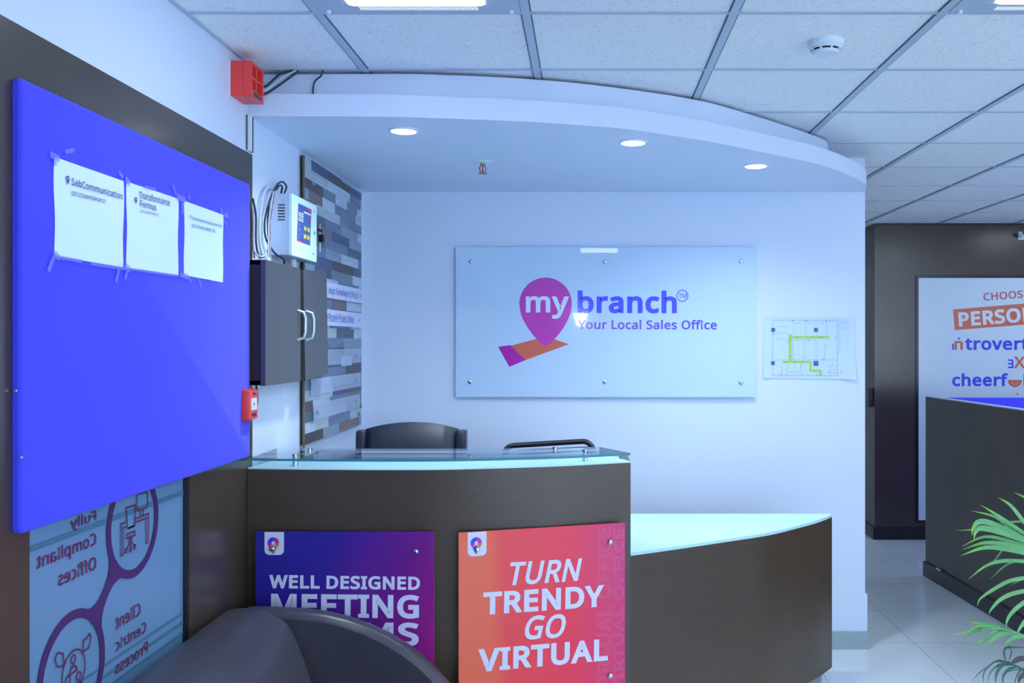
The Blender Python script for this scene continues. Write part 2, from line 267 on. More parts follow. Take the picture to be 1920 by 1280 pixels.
# ---------------------------------------------------------------- lettering: outlines of a humanist sans alphabet (units: 714 = capital height)
GLYPHS = r"""A639|459,221 176,221 91,0 0,0 279,717 360,717 638,0 545,0|342,546 328,589 318,624 307,583 296,546 287,517 206,301 432,301 352,517
B650|364,712 419,704 465,692 503,674 533,651 555,620 568,582 572,537 571,517 568,497 563,479 556,462 548,447 537,433 525,420 510,408 494,399 477,390 457,384 436,379 436,374 517,348 535,337 550,325 564,310 575,294 584,275 591,254 595,230 596,203 594,172 588,143 579,116 566,92 549,71 530,52 507,37 480,23 451,13 420,6 385,1 348,0 97,0 97,714 301,714|361,412 396,417 424,427 445,439 460,456 470,476 477,500 479,527 476,554 469,578 456,597 437,611 414,623 384,631 347,635 305,637 187,637 187,410 319,410|187,76 331,76 375,78 412,85 441,97 463,113 479,133 491,156 498,181 500,210 499,228 496,245 491,261 483,276 474,289 461,301 446,311 428,319 408,326 383,331 355,334 324,335 187,335
C632|375,644 349,640 324,634 300,625 278,615 258,601 239,586 222,568 207,549 194,527 182,503 173,477 166,450 160,421 157,390 156,357 158,314 163,275 171,238 183,204 199,173 218,146 240,123 265,104 294,89 327,78 363,71 402,69 491,77 573,97 573,19 490,-3 389,-10 337,-7 289,1 246,15 207,35 173,60 143,89 118,124 97,163 82,206 70,253 63,304 61,358 62,398 67,435 74,472 83,506 96,538 111,568 129,596 149,622 173,645 198,665 226,683 257,698 290,709 326,717 364,722 404,724 510,713 601,682 565,606 491,633 403,645
D730|666,306 658,254 644,206 624,163 600,125 570,92 536,64 497,41 453,23 405,10 353,3 296,0 97,0 97,714 317,714 369,711 418,704 463,691 504,674 541,652 574,625 602,593 626,556 645,515 658,470 666,419 669,364|572,406 566,448 556,484 542,517 525,546 504,570 479,591 450,607 419,620 384,630 345,635 304,637 187,637 187,77 284,77 352,81 411,95 461,117 501,148 533,189 556,237 569,295 574,361
E556|97,0 97,714 496,714 496,635 187,635 187,412 478,412 478,334 187,334 187,79 496,79 496,0
F519|97,0 97,714 496,714 496,635 187,635 187,382 477,382 477,303 187,303 187,0
G728|654,377 654,27 537,-1 403,-10 350,-7 301,1 256,15 216,34 180,59 149,88 123,123 100,161 83,205 71,252 63,302 61,357 64,411 72,461 86,508 105,551 129,590 159,624 193,653 231,678 275,698 323,713 375,721 431,724 544,713 644,682 610,604 524,633 426,645 385,643 347,636 312,625 280,610 251,591 226,568 205,541 187,510 173,477 163,440 157,400 155,357 157,316 162,277 170,240 182,206 198,176 218,148 241,125 269,104 301,89 337,77 378,70 424,68 504,73 564,85 564,297 407,297 407,377
H741|553,0 553,333 187,333 187,0 97,0 97,714 187,714 187,412 553,412 553,714 643,714 643,0
I339|40,0 40,52 124,71 124,642 40,662 40,714 298,714 298,662 214,642 214,71 298,52 298,0
J273|-46,-186 -78,-177 -78,-101 -44,-108 -6,-111 42,-101 52,-95 62,-87 70,-78 78,-66 84,-52 88,-36 91,-17 92,4 92,714 182,714 182,11 181,-22 176,-52 169,-79 159,-102 146,-123 131,-141 114,-156 94,-168 72,-178 49,-185 23,-189 -4,-190
K619|513,0 260,341 187,277 187,0 97,0 97,714 187,714 187,362 248,430 310,498 503,714 608,714 325,403 619,0
L524|97,714 187,714 187,80 499,80 499,0 97,0
M907|177,626 173,626 176,575 179,507 180,433 180,0 97,0 97,714 230,714 450,129 454,129 678,714 810,714 810,0 721,0 721,439 722,508 725,573 728,625 724,625 486,0 412,0
N760|558,0 176,593 172,593 175,538 178,471 180,399 180,0 97,0 97,714 201,714 582,123 586,123 583,171 580,241 579,311 579,714 663,714 663,0
O781|719,317 715,279 708,242 699,207 687,175 673,145 656,117 636,91 614,68 590,48 563,30 533,16 502,5 467,-3 430,-8 391,-10 350,-8 312,-3 277,5 245,16 215,31 188,48 164,69 142,91 123,117 106,145 92,175 81,208 72,243 66,280 62,318 61,359 63,412 70,462 81,508 97,551 117,590 142,624 172,654 206,679 246,699 290,713 338,722 392,725 443,722 490,714 533,699 572,679 606,654 636,625 662,590 682,551 699,508 711,462 718,412 720,358|158,315 162,274 170,237 181,203 195,172 213,145 234,122 258,103 286,88 318,77 353,70 391,68 430,70 465,77 496,88 523,103 548,122 568,146 586,172 600,203 611,237 619,274 623,315 625,358 621,422 611,478 593,528 569,569 537,603 497,627 448,641 392,646 353,644 318,637 287,627 258,611 234,592 213,569 195,543 181,512 170,479 162,442 158,401 156,358
P605|351,711 407,700 453,683 490,659 518,629 538,593 550,551 554,504 539,419 531,400 520,381 507,364 492,347 474,332 453,318 430,307 404,296 375,288 343,283 307,279 269,278 187,278 187,0 97,0 97,714 286,714|187,637 187,355 259,355 292,356 321,359 348,363 372,369 393,378 411,388 427,401 439,416 449,433 456,453 460,475 461,500 458,532 450,560 436,584 417,603 392,618 360,628 322,635 278,637
Q781|719,315 714,275 707,236 697,200 683,166 667,134 649,106 627,80 603,57 575,37 545,21 512,8 683,-170 554,-170 416,-9 403,-9 391,-10 350,-8 312,-3 277,5 245,16 215,31 188,48 164,69 142,91 123,117 106,145 92,175 81,208 72,243 66,280 62,318 61,359 63,412 70,462 81,508 97,551 117,590 142,624 172,654 206,679 246,699 290,713 338,722 392,725 443,722 490,714 533,699 572,679 606,654 636,625 662,590 682,551 699,508 711,462 718,412 720,358|158,315 162,274 170,237 181,203 195,172 213,145 234,122 258,103 286,88 318,77 353,70 391,68 430,70 465,77 496,88 523,103 548,122 568,146 586,172 600,203 611,237 619,274 623,315 625,358 621,422 611,478 593,528 569,569 537,603 497,627 448,641 392,646 353,644 318,637 287,627 258,611 234,592 213,569 195,543 181,512 170,479 162,442 158,401 156,358
R622|337,713 375,708 410,701 440,691 467,679 491,663 510,645 526,624 538,600 547,573 552,544 554,511 553,484 549,459 542,436 533,416 522,398 509,382 495,368 479,355 411,320 607,0 502,0 329,295 187,295 187,0 97,0 97,714 294,714|187,636 187,371 294,371 335,373 369,380 398,390 421,405 439,425 451,448 459,476 461,507 460,529 456,549 451,567 442,582 432,595 419,606 404,616 386,623 366,629 343,633 317,635 289,636
S549|500,160 494,132 485,106 471,82 454,62 433,43 410,27 382,14 352,3 320,-4 285,-8 247,-10 171,-6 104,5 51,24 51,110 140,81 251,68 276,69 300,71 321,76 340,82 357,90 371,99 384,110 394,122 402,136 408,150 411,166 412,183 411,200 408,215 404,229 397,242 388,254 377,265 362,276 345,286 244,330 163,366 106,411 71,468 60,542 62,569 67,595 76,618 89,639 105,659 124,675 145,690 169,702 196,712 225,718 255,723 288,724 396,713 485,684 457,607 376,634 286,645 264,644 245,642 227,638 211,632 197,625 185,616 174,607 166,595 159,583 155,570 152,556 151,541 152,524 155,508 159,494 166,481 175,469 186,458 199,448 215,438 307,397 413,347 434,334 452,318 467,302 479,284 489,264 496,242 501,218 502,191
T556|233,0 233,635 10,635 10,714 545,714 545,635 323,635 323,0
U731|638,216 632,182 623,149 610,118 593,90 572,65 547,43 518,24 486,9 449,-1 407,-8 362,-10 299,-5 245,8 198,31 159,62 129,102 107,147 94,197 90,254 90,714 180,714 180,251 183,210 192,174 206,142 226,116 253,95 285,80 323,71 367,68 398,69 426,74 451,81 472,91 491,104 508,119 521,137 532,156 540,178 546,201 550,226 551,252 551,714 640,714 640,252
V600|345,0 255,0 0,714 94,714 255,256 274,200 288,148 300,100 311,149 326,201 345,258 505,714 600,714
W930|727,0 636,0 497,468 485,511 474,553 465,587 461,609 457,587 450,553 439,510 427,465 292,0 201,0 12,714 106,714 217,278 228,232 237,188 245,147 251,108 257,149 266,192 277,238 289,283 415,714 508,714 639,280 652,233 663,188 671,145 678,108 686,160 698,218 713,279 823,714 917,714
X586|480,0 291,310 99,0 4,0 241,372 19,714 119,714 294,434 470,714 565,714 344,374 582,0
Y566|469,714 566,714 328,277 328,0 238,0 238,273 0,714 98,714 283,363
Z572|38,0 38,68 414,634 50,634 50,714 523,714 523,646 147,80 533,80 533,0
a561|334,542 373,534 406,521 433,502 454,477 468,446 477,409 480,365 480,0 416,0 399,76 395,76 347,27 291,-1 215,-10 192,-9 169,-6 148,0 128,7 110,17 94,29 80,43 68,59 58,78 51,100 47,123 46,149 50,187 62,220 81,248 109,272 145,292 189,306 242,316 303,320 394,323 394,355 392,386 387,412 378,432 365,448 349,459 330,467 308,472 283,474 203,461 132,433 105,499 188,531 288,545|268,255 229,249 199,239 175,227 159,212 147,193 139,172 137,148 139,127 144,109 152,94 164,82 179,73 196,66 214,62 235,61 268,63 297,70 324,82 348,98 368,120 382,146 390,178 393,214 393,262 314,259
b615|171,511 168,465 173,465 186,481 200,496 217,510 236,522 257,532 282,539 309,544 339,545 387,541 429,528 467,506 499,475 526,436 545,389 556,333 560,268 558,224 553,183 545,147 532,114 517,85 499,60 479,38 455,21 429,7 401,-2 371,-8 339,-10 309,-9 282,-4 257,3 236,13 217,25 200,38 186,53 173,68 166,68 148,0 85,0 85,760 173,760 173,575|297,471 273,467 252,460 234,450 219,438 206,423 195,405 187,384 181,361 176,334 174,304 173,271 173,267 175,220 181,180 191,145 205,115 225,93 252,76 285,66 326,63 360,66 389,76 413,93 433,116 449,145 460,181 467,222 469,269 467,316 460,357 449,392 433,421 413,443 388,459 359,469 324,472
c480|265,-8 233,-3 202,6 173,19 147,35 124,56 104,80 86,109 73,142 63,178 57,220 55,265 57,312 63,355 74,393 88,426 106,455 127,480 151,500 177,517 207,530 238,539 271,544 306,546 385,537 447,517 420,444 364,461 304,469 278,468 255,463 234,456 215,446 199,433 184,417 173,399 163,378 156,354 150,327 147,298 146,266 147,235 150,207 156,181 163,157 173,136 184,117 198,102 214,89 232,79 252,72 275,67 299,66 376,75 438,97 438,19 378,-2 300,-10
d615|227,-6 185,7 147,29 115,59 89,99 70,146 59,202 55,267 59,332 70,388 89,436 115,475 148,506 186,528 228,542 276,546 349,535 403,507 442,467 448,467 444,505 442,546 442,760 530,760 530,0 459,0 446,72 442,72 403,30 349,1 275,-10|328,66 361,75 388,89 408,109 424,136 434,168 441,206 443,250 443,266 441,313 435,354 424,390 410,419 390,443 363,460 329,470 288,473 255,469 226,459 201,441 181,416 166,386 155,350 148,310 146,265 148,220 155,180 166,145 181,116 202,93 226,76 255,66 289,63
e564|325,544 356,538 385,529 410,516 434,499 454,480 472,457 486,431 498,403 506,372 511,339 513,304 513,251 146,251 150,208 159,171 173,139 192,112 217,92 246,77 279,68 317,65 407,74 489,102 489,25 408,-1 313,-10 276,-8 241,-2 209,7 178,21 151,38 126,60 105,85 87,113 73,146 63,182 57,221 55,264 57,306 62,346 72,382 84,415 101,445 120,471 142,493 167,512 195,527 225,537 258,544 292,546|261,471 235,464 211,451 191,433 175,411 162,385 153,355 148,321 421,321 420,343 417,364 413,383 407,401 399,417 389,431 378,444 365,454 349,463 332,469 312,473 291,474
f344|197,468 197,0 109,0 109,468 15,468 15,509 109,539 109,570 110,603 114,632 121,659 129,682 141,702 155,719 171,734 189,745 209,754 232,760 256,764 283,765 341,759 387,747 364,678 327,688 284,693 263,691 246,686 231,676 218,663 209,647 202,626 198,600 197,571 197,536 332,536 332,468
g615|301,545 325,541 349,535 370,526 391,515 410,501 427,484 443,465 448,465 460,536 530,536 530,-9 528,-45 523,-79 515,-109 504,-136 489,-161 471,-182 450,-199 425,-214 397,-225 365,-233 329,-238 290,-240 183,-231 97,-206 97,-125 186,-156 295,-167 328,-164 357,-157 382,-144 403,-126 421,-104 433,-79 441,-49 443,-16 443,5 444,40 446,71 442,71 427,52 411,35 392,21 373,10 351,1 328,-5 303,-9 276,-10 227,-5 183,8 146,31 113,63 88,103 70,150 59,205 55,267 59,328 70,382 88,429 113,470 146,504 183,527 226,541 275,546|265,470 245,466 227,458 210,448 196,435 183,418 172,400 163,378 155,354 150,327 147,298 146,266 148,219 155,179 167,144 182,114 203,92 227,75 256,65 289,62 359,72 373,78 385,86 397,95 407,105 435,163 444,246 444,267 443,302 440,333 435,361 427,385 418,406 406,424 392,439 376,451 357,460 336,467 313,471 287,472
h618|171,498 168,462 174,462 217,508 275,535 341,545 372,544 401,540 426,533 449,524 470,513 488,498 503,481 515,461 525,438 531,411 536,382 537,349 537,0 450,0 450,343 448,373 443,400 434,422 421,440 404,454 384,464 359,470 330,472 302,471 276,466 255,459 236,449 220,437 207,422 196,404 187,383 181,361 177,335 174,307 173,277 173,0 85,0 85,760 173,760 173,537
i258|173,0 85,0 85,536 173,536|165,723 172,716 177,706 180,695 181,681 180,668 177,656 172,647 165,639 130,625 119,626 110,628 101,633 93,639 86,647 82,656 79,668 78,681 79,695 82,706 86,716 93,723 101,729 110,734 119,736 130,737
j258|-22,-236 -55,-228 -55,-157 -24,-164 11,-167 26,-166 40,-163 53,-157 64,-149 73,-139 80,-124 84,-106 85,-83 85,536 173,536 173,-80 172,-104 169,-126 164,-147 157,-166 148,-183 137,-198 123,-210 108,-221 90,-229 70,-235 47,-239 22,-240|79,695 82,706 86,716 93,723 101,729 110,734 119,736 130,737 165,723 172,716 177,706 180,695 181,681 180,668 177,656 172,647 165,639 130,625 119,626 110,628 101,633 93,639 86,647 82,656 79,668 78,681
k534|171,321 168,276 172,276 190,299 214,329 236,355 407,536 510,536 293,307 525,0 419,0 233,250 172,197 172,0 85,0 85,760 172,760 172,363
l258|85,0 85,760 173,760 173,0
m935|716,543 752,534 784,520 809,499 829,473 843,439 851,397 854,349 854,0 767,0 767,345 765,375 760,400 752,422 740,440 725,454 707,464 684,470 658,472 622,469 591,461 566,447 546,427 532,402 521,372 515,336 513,296 513,0 426,0 426,345 414,415 407,429 399,440 389,450 378,458 365,464 350,468 334,471 316,472 290,471 268,466 248,459 231,449 217,437 204,422 194,404 186,384 181,361 176,336 174,308 173,278 173,0 85,0 85,536 156,536 169,463 174,463 215,509 270,537 332,546 362,545 389,540 413,534 435,524 455,511 471,496 485,477 496,456 501,456 516,477 533,496 552,512 574,524 598,534 622,540 647,545 673,546
n618|388,543 427,534 461,520 488,499 509,473 525,439 534,397 537,349 537,0 450,0 450,343 448,373 443,400 434,422 421,440 404,454 384,464 359,470 330,472 289,469 255,459 227,444 207,422 192,394 181,361 175,322 173,278 173,0 85,0 85,536 156,536 169,463 174,463 218,509 277,537 343,546
o605|550,236 547,206 541,177 533,150 524,126 512,103 499,82 483,63 466,46 447,31 427,19 405,8 381,0 355,-5 329,-9 301,-10 275,-9 250,-5 226,0 203,8 181,19 161,31 142,46 125,63 109,82 96,103 84,126 73,150 65,177 60,206 56,236 55,269 57,312 62,351 72,387 85,419 102,448 121,474 145,495 171,513 200,528 232,538 267,544 304,546 339,544 373,538 404,528 432,513 459,495 482,474 502,448 519,419 533,387 543,351 549,312 551,269|147,239 150,210 155,184 163,159 172,138 184,118 198,102 214,88 233,77 254,69 277,65 303,63 329,65 352,69 373,77 392,88 408,102 422,118 434,138 443,159 451,184 456,210 459,239 460,269 459,300 456,328 450,354 443,378 433,399 422,418 408,434 391,447 373,458 352,466 328,470 302,472 264,469 231,458 204,442 183,418 167,388 155,354 148,314 146,269
p615|387,542 429,529 467,507 499,477 526,438 545,391 556,334 560,269 558,225 553,185 545,149 532,115 517,86 499,61 479,39 455,21 430,8 402,-2 371,-8 339,-10 266,1 211,29 173,68 167,68 171,25 173,-20 173,-240 85,-240 85,536 157,536 169,463 173,463 211,505 265,535 340,546|298,471 275,467 255,460 237,451 222,440 208,426 198,409 189,390 182,368 177,343 174,316 173,286 173,269 174,237 176,208 181,181 187,157 195,135 206,117 219,100 234,87 253,77 274,69 299,64 326,63 349,65 371,70 390,78 406,90 421,105 434,122 445,141 453,163 460,188 465,213 468,241 469,270 467,314 460,353 449,387 433,417 413,441 388,458 359,469 324,472
q615|443,31 447,72 441,72 428,56 414,40 397,27 377,14 356,3 331,-4 304,-8 273,-10 227,-6 185,7 148,29 115,59 89,99 70,146 59,202 55,267 57,311 62,352 71,388 83,421 98,450 117,475 137,497 161,514 187,528 215,538 244,544 276,546 306,544 333,540 358,532 379,522 398,509 415,495 430,480 443,463 447,463 460,536 530,536 530,-240 442,-240 442,-11|316,64 340,68 360,74 378,83 394,94 407,108 418,125 427,144 434,167 438,191 442,218 443,248 443,266 441,314 434,356 424,391 409,420 389,443 362,460 328,470 288,473 254,469 225,459 201,441 181,416 166,386 155,350 148,310 146,265 148,220 155,180 166,146 181,116 202,93 226,76 256,66 290,63
r413|367,544 398,540 387,459 358,464 329,466 270,453 220,416 185,360 173,286 173,0 85,0 85,536 157,536 167,438 171,438 212,492 267,531 283,538 299,542 317,545 335,546
s479|432,123 427,100 419,80 408,61 394,45 376,30 357,18 334,8 309,0 282,-5 252,-9 220,-10 123,-1 52,24 52,104 129,74 222,61 253,62 280,66 302,73 319,82 332,94 342,108 347,123 349,140 338,176 298,208 217,244 128,284 111,294 95,306 82,319 71,332 62,347 56,364 52,383 51,404 54,436 65,464 82,489 106,509 136,525 171,537 209,544 252,546 343,536 423,510 393,440 322,464 246,474 221,473 198,470 179,464 163,456 151,447 142,436 137,423 135,409 148,371 191,341 273,307 360,268 377,257 392,246 404,233 415,219 423,204 429,187 433,169 434,148
t361|305,65 339,73 339,6 299,-5 249,-10 228,-9 209,-6 190,-2 171,4 155,13 139,24 126,38 114,55 104,75 97,98 93,125 92,156 92,468 16,468 16,510 93,545 128,659 180,659 180,536 335,536 335,468 180,468 180,158 181,135 186,115 193,99 203,85 216,75 230,68 246,63 264,62
u618|533,0 461,0 448,71 444,71 400,25 341,-1 274,-10 243,-9 215,-5 190,2 167,10 146,22 128,37 113,54 101,74 91,97 84,123 80,153 79,185 79,536 168,536 168,191 170,161 175,135 184,113 197,95 213,81 234,71 258,65 287,63 315,64 341,69 363,76 381,85 397,98 411,113 422,131 430,151 437,174 441,200 444,227 445,257 445,536 533,536
v508|0,536 94,536 208,220 225,171 241,119 251,78 255,78 266,120 283,172 300,220 414,536 508,536 304,0 203,0
w786|419,344 408,383 400,418 394,445 390,445 384,418 376,383 366,343 354,302 258,1 158,1 11,537 102,537 176,251 191,192 203,136 211,91 215,91 222,121 230,159 240,199 251,235 346,537 442,537 534,235 548,186 562,135 570,92 574,92 581,134 594,190 610,251 685,537 775,537 626,1 523,1 431,303
x529|27,536 127,536 265,334 402,536 501,536 316,274 511,0 411,0 265,214 117,0 18,0 212,274
y510|95,536 211,231 229,179 245,130 256,85 260,85 279,150 306,232 415,536 510,536 279,-74 234,-161 221,-179 206,-195 190,-208 172,-219 153,-228 132,-235 109,-239 84,-240 42,-237 11,-232 11,-162 37,-166 70,-168 123,-156 162,-123 189,-73 217,-2 1,536
z470|39,0 39,58 327,468 56,468 56,536 424,536 424,470 140,68 431,68 431,0
0572|510,203 503,170 493,140 482,113 468,87 453,65 436,46 416,29 394,15 371,4 344,-4 316,-8 285,-10 247,-7 212,1 180,15 152,34 128,58 107,88 89,122 74,160 63,204 55,251 51,303 49,358 50,414 55,465 62,513 72,556 86,595 103,628 124,657 148,682 176,701 208,714 245,722 285,725 323,722 358,714 390,701 418,682 443,657 464,628 482,595 497,556 508,513 516,465 521,414 523,358|138,311 141,268 145,230 151,195 160,165 171,138 183,116 198,97 216,83 236,73 259,67 285,65 311,67 334,73 354,83 371,97 387,115 400,137 410,164 419,194 426,229 430,268 433,311 434,358 433,405 430,448 426,486 419,520 410,551 400,577 387,599 371,617 354,632 334,642 311,648 285,650 259,648 236,642 216,632 198,617 183,599 170,577 160,551 151,520 145,486 141,448 138,405 137,358
1572|269,0 269,499 269,548 271,585 273,622 244,595 211,567 135,505 89,564 282,714 355,714 355,0
2572|48,0 48,73 235,262 326,358 382,440 390,461 396,483 400,505 401,529 399,557 392,581 381,601 366,618 347,632 326,641 302,647 275,649 250,648 226,644 204,639 183,631 103,581 56,640 117,683 190,713 275,724 307,723 337,718 365,711 390,701 413,688 433,673 450,656 464,635 476,613 484,589 489,562 491,534 490,506 485,480 478,454 468,429 455,405 440,380 423,356 404,333 308,231 159,84 159,80 520,80 520,0
3572|492,524 488,502 483,482 475,464 465,447 453,432 439,419 423,407 406,397 387,388 367,381 345,376 345,372 385,365 420,353 449,338 473,318 491,294 504,267 512,237 515,203 513,173 508,144 499,118 486,92 470,70 449,49 425,32 397,17 364,5 327,-3 286,-8 241,-10 137,-1 45,29 45,111 142,76 242,64 287,66 325,73 356,85 381,101 399,122 412,146 420,174 423,205 422,226 417,246 410,263 399,277 386,290 371,301 352,311 331,318 307,324 281,328 253,330 223,331 154,331 154,406 224,406 252,407 278,410 302,416 322,423 341,432 357,443 371,456 382,470 391,486 398,503 402,522 403,541 401,566 394,587 383,606 368,621 349,634 327,643 301,648 273,650 204,642 146,621 93,590 49,650 69,664 92,678 116,690 143,702 173,712 204,718 237,723 272,724 324,721 370,711 408,696 438,674 462,647 479,617 490,584 493,547
4572|448,162 448,0 363,0 363,162 21,162 21,237 357,718 448,718 448,241 552,241 552,162|363,513 365,554 366,590 368,624 364,624 344,583 321,546 107,241 363,241 363,466
5572|310,436 343,432 374,424 402,413 427,399 450,383 469,363 485,341 498,317 508,290 513,260 515,228 513,192 507,159 497,129 483,100 465,75 444,53 420,34 391,18 360,6 326,-3 288,-8 248,-10 144,0 63,29 63,112 150,77 249,65 275,66 299,69 321,74 341,81 360,91 377,103 391,116 403,132 413,151 419,171 424,194 425,219 422,252 414,281 401,306 382,326 357,343 326,355 289,362 246,364 182,359 124,349 80,377 107,714 465,714 465,634 182,634 165,427 211,434 275,438
6572|63,427 93,540 104,566 118,591 133,614 151,635 171,655 193,672 217,688 244,700 274,711 307,718 343,723 382,724 428,722 470,715 470,640 429,649 384,652 351,651 321,646 293,639 269,629 247,616 228,602 211,585 196,566 184,545 174,523 165,499 158,474 143,363 149,363 187,406 242,436 318,447 348,445 376,441 402,433 426,421 448,407 468,390 485,370 499,347 510,322 519,294 523,263 525,230 523,194 518,161 509,130 497,102 482,77 463,54 442,35 418,19 392,6 363,-3 332,-8 298,-10 273,-9 249,-5 225,1 203,9 182,20 162,33 143,49 125,67 110,88 96,111 84,137 73,165 65,197 60,230 56,266 55,305|327,67 354,74 378,87 399,104 416,128 428,156 436,190 438,230 436,262 429,291 419,316 403,338 384,355 360,368 332,375 300,378 277,377 256,373 236,367 218,358 201,348 187,336 174,323 163,309 155,294 149,278 145,263 144,247 153,182 182,123 230,80 245,73 261,68 279,65 297,64
7572|429,634 44,634 44,714 523,714 523,646 233,0 136,0
8572|316,723 344,719 371,713 396,704 419,694 439,680 456,665 471,647 484,627 492,604 497,580 499,553 498,532 494,513 489,495 480,478 431,421 363,378 443,330 460,317 475,302 489,286 500,269 510,251 517,230 521,209 522,185 520,156 515,129 506,104 493,81 477,61 458,43 436,27 411,14 384,3 354,-4 322,-8 288,-10 251,-9 217,-4 186,3 157,13 132,26 110,41 92,58 76,78 64,101 56,126 51,153 49,182 50,206 54,228 61,248 69,267 81,284 93,300 108,315 124,329 197,373 133,418 88,477 81,494 76,513 73,533 72,554 74,580 79,605 88,627 100,646 115,664 133,680 153,693 176,704 201,713 227,719 255,723 285,724|137,156 144,133 156,113 172,94 193,79 219,69 250,62 286,60 320,62 350,69 376,79 397,94 414,113 426,134 434,158 436,184 435,201 431,217 426,232 417,245 365,293 286,331 270,337 196,296 150,246 144,231 139,216 136,199 135,181|258,651 234,646 212,638 193,626 178,612 167,594 160,574 158,550 159,532 162,516 168,501 175,488 223,445 289,412 351,445 395,488 403,502 408,517 411,533 412,550 410,574 403,594 392,612 377,626 358,638 336,646 312,651 284,653
9572|511,287 482,173 470,147 457,123 441,100 424,78 404,59 382,41 357,26 330,13 300,3 267,-4 231,-9 192,-10 145,-7 102,0 102,75 144,65 190,62 223,63 254,68 281,75 305,85 327,98 346,112 363,129 378,147 391,168 401,190 410,214 417,239 431,350 425,350 387,308 331,278 255,267 225,269 198,273 172,281 147,292 126,307 106,324 90,343 75,366 64,391 56,419 52,450 50,483 52,519 57,553 66,584 78,612 94,637 113,660 134,679 158,695 185,708 214,717 245,722 278,724 303,723 327,719 351,713 373,704 394,694 414,680 433,664 450,646 466,625 479,602 491,576 501,548 510,517 515,484 519,448 520,409|248,647 222,640 198,627 176,609 159,586 147,557 139,523 137,484 139,451 145,422 156,397 171,375 190,358 213,346 241,338 274,336 297,337 319,341 339,347 357,355 374,366 388,378 401,391 411,405 420,420 426,435 430,451 431,467 421,531 393,591 345,634 330,641 314,646 296,649 278,650
-322|40,307 282,307 282,229 40,229
.268|73,71 76,85 82,97 90,106 99,113 110,117 121,120 133,121 146,120 157,117 168,113 177,106 186,97 191,85 195,71 196,54 195,37 191,23 186,11 177,2 168,-5 157,-10 146,-13 133,-14 121,-13 110,-10 99,-5 90,2 82,11 76,23 73,37 72,54
(300|41,315 44,355 49,395 56,434 64,473 75,510 89,547 104,583 122,618 141,651 163,683 187,714 270,714 237,666 209,615 184,562 164,507 149,450 138,392 131,334 129,275 130,237 133,198 138,160 145,122 154,84 165,47 177,11 192,-24 208,-59 227,-93 247,-126 269,-158 187,-158 163,-128 141,-96 122,-64 104,-29 89,6 75,42 64,79 56,117 49,156 44,195 41,234 40,274
)300|259,234 256,195 251,156 244,117 236,79 225,42 212,6 196,-29 179,-64 159,-96 137,-128 113,-158 31,-158 53,-126 73,-93 92,-59 108,-24 123,11 135,47 146,84 155,122 162,160 167,198 170,237 171,275 170,314 167,353 162,392 155,431 146,469 135,507 123,544 108,580 91,615 73,649 52,682 30,714 113,714 137,683 159,651 179,618 196,583 212,547 225,510 236,473 244,434 251,395 256,355 259,315 260,274
'225|140,456 85,456 65,714 160,714
 260"""
FONT = {}
for _l in GLYPHS.split('\n'):
    _c, _r = _l[0], _l[1:].split('|')
    FONT[_c] = (int(_r[0]), [[tuple(map(int, p.split(','))) for p in q.split(' ')] for q in _r[1:]])
def width(s, bold=0):
    return sum(FONT[c][0] + 1.15 * bold for c in s)
def text(b, s, p0, p1, h, ref=714, bold=0.0, shear=0.0, z=0.0, fit=None, outline=False, mirror=False):
    """Letters of string s on a baseline from p0 to p1 (plane units); h is how tall `ref` units stand."""
    p0 = Vector(p0); p1 = Vector(p1); d = p1 - p0
    L = d.length; d.normalize(); up = Vector((-d.y, d.x)) * (-1 if mirror else 1)
    fs = fit or s
    first, last = FONT[fs[0]][1], FONT[fs[-1]][1]
    lsb = min(p[0] for c in first for p in c) - bold
    w = width(fs[:-1], bold) + max(p[0] for c in last for p in c) + bold - lsb
    kx = L / w; ky = h / (ref + 2 * bold)
    x = -lsb
    def P(q, dx=0, dy=0):
        yy = (q[1] + dy + bold) * ky
        v = p0 + d * ((x + q[0] + dx) * kx + shear * yy) + up * yy
        return (v.x, v.y, z)
    for c in s:
        adv, cs = FONT[c]
        if cs and not outline:
            tri = tessellate_polygon([[Vector((p[0], p[1], 0)) for p in q] for q in cs])
            b.add([P(p) for q in cs for p in q], [tuple(t) for t in tri])
        if cs and bold:
            for q in cs:
                n = len(q); N = []
                for i in range(n):
                    e = Vector(q[(i + 1) % n]) - Vector(q[i]); e.normalize(); N.append(Vector((-e.y, e.x)))
                for i in range(n):
                    j = (i + 1) % n
                    def mit(k):
                        a, c2 = N[k - 1], N[k % n]; s2 = a + c2
                        if s2.length < 0.6: return c2 * bold
                        return s2 / s2.length * bold / max(0.6, s2.length / 2)
                    o0, o1 = mit(i), mit(j if j else n)
                    if j == 0: o1 = mit(0)
                    b.add([P(q[i], o0.x, o0.y), P(q[j], o1.x, o1.y), P(q[j], *(-o1 if outline else Vector((0, 0)))), P(q[i], *(-o0 if outline else Vector((0, 0))))], [(0, 1, 2, 3)])
        x += adv + 1.15 * bold
    return b
def label_px(b, m, s, a, c, top, **kw):     # lettering whose baseline runs between two pixels of a frame's plane; top = pixel above the start
    p0 = hit(m, *a); p1 = hit(m, *c); t = hit(m, *top)
    h = (Vector(t) - Vector(p0)); d = (Vector(p1) - Vector(p0)).normalized()
    return text(b, s, p0, p1, abs(d.x * h.y - d.y * h.x), **kw)
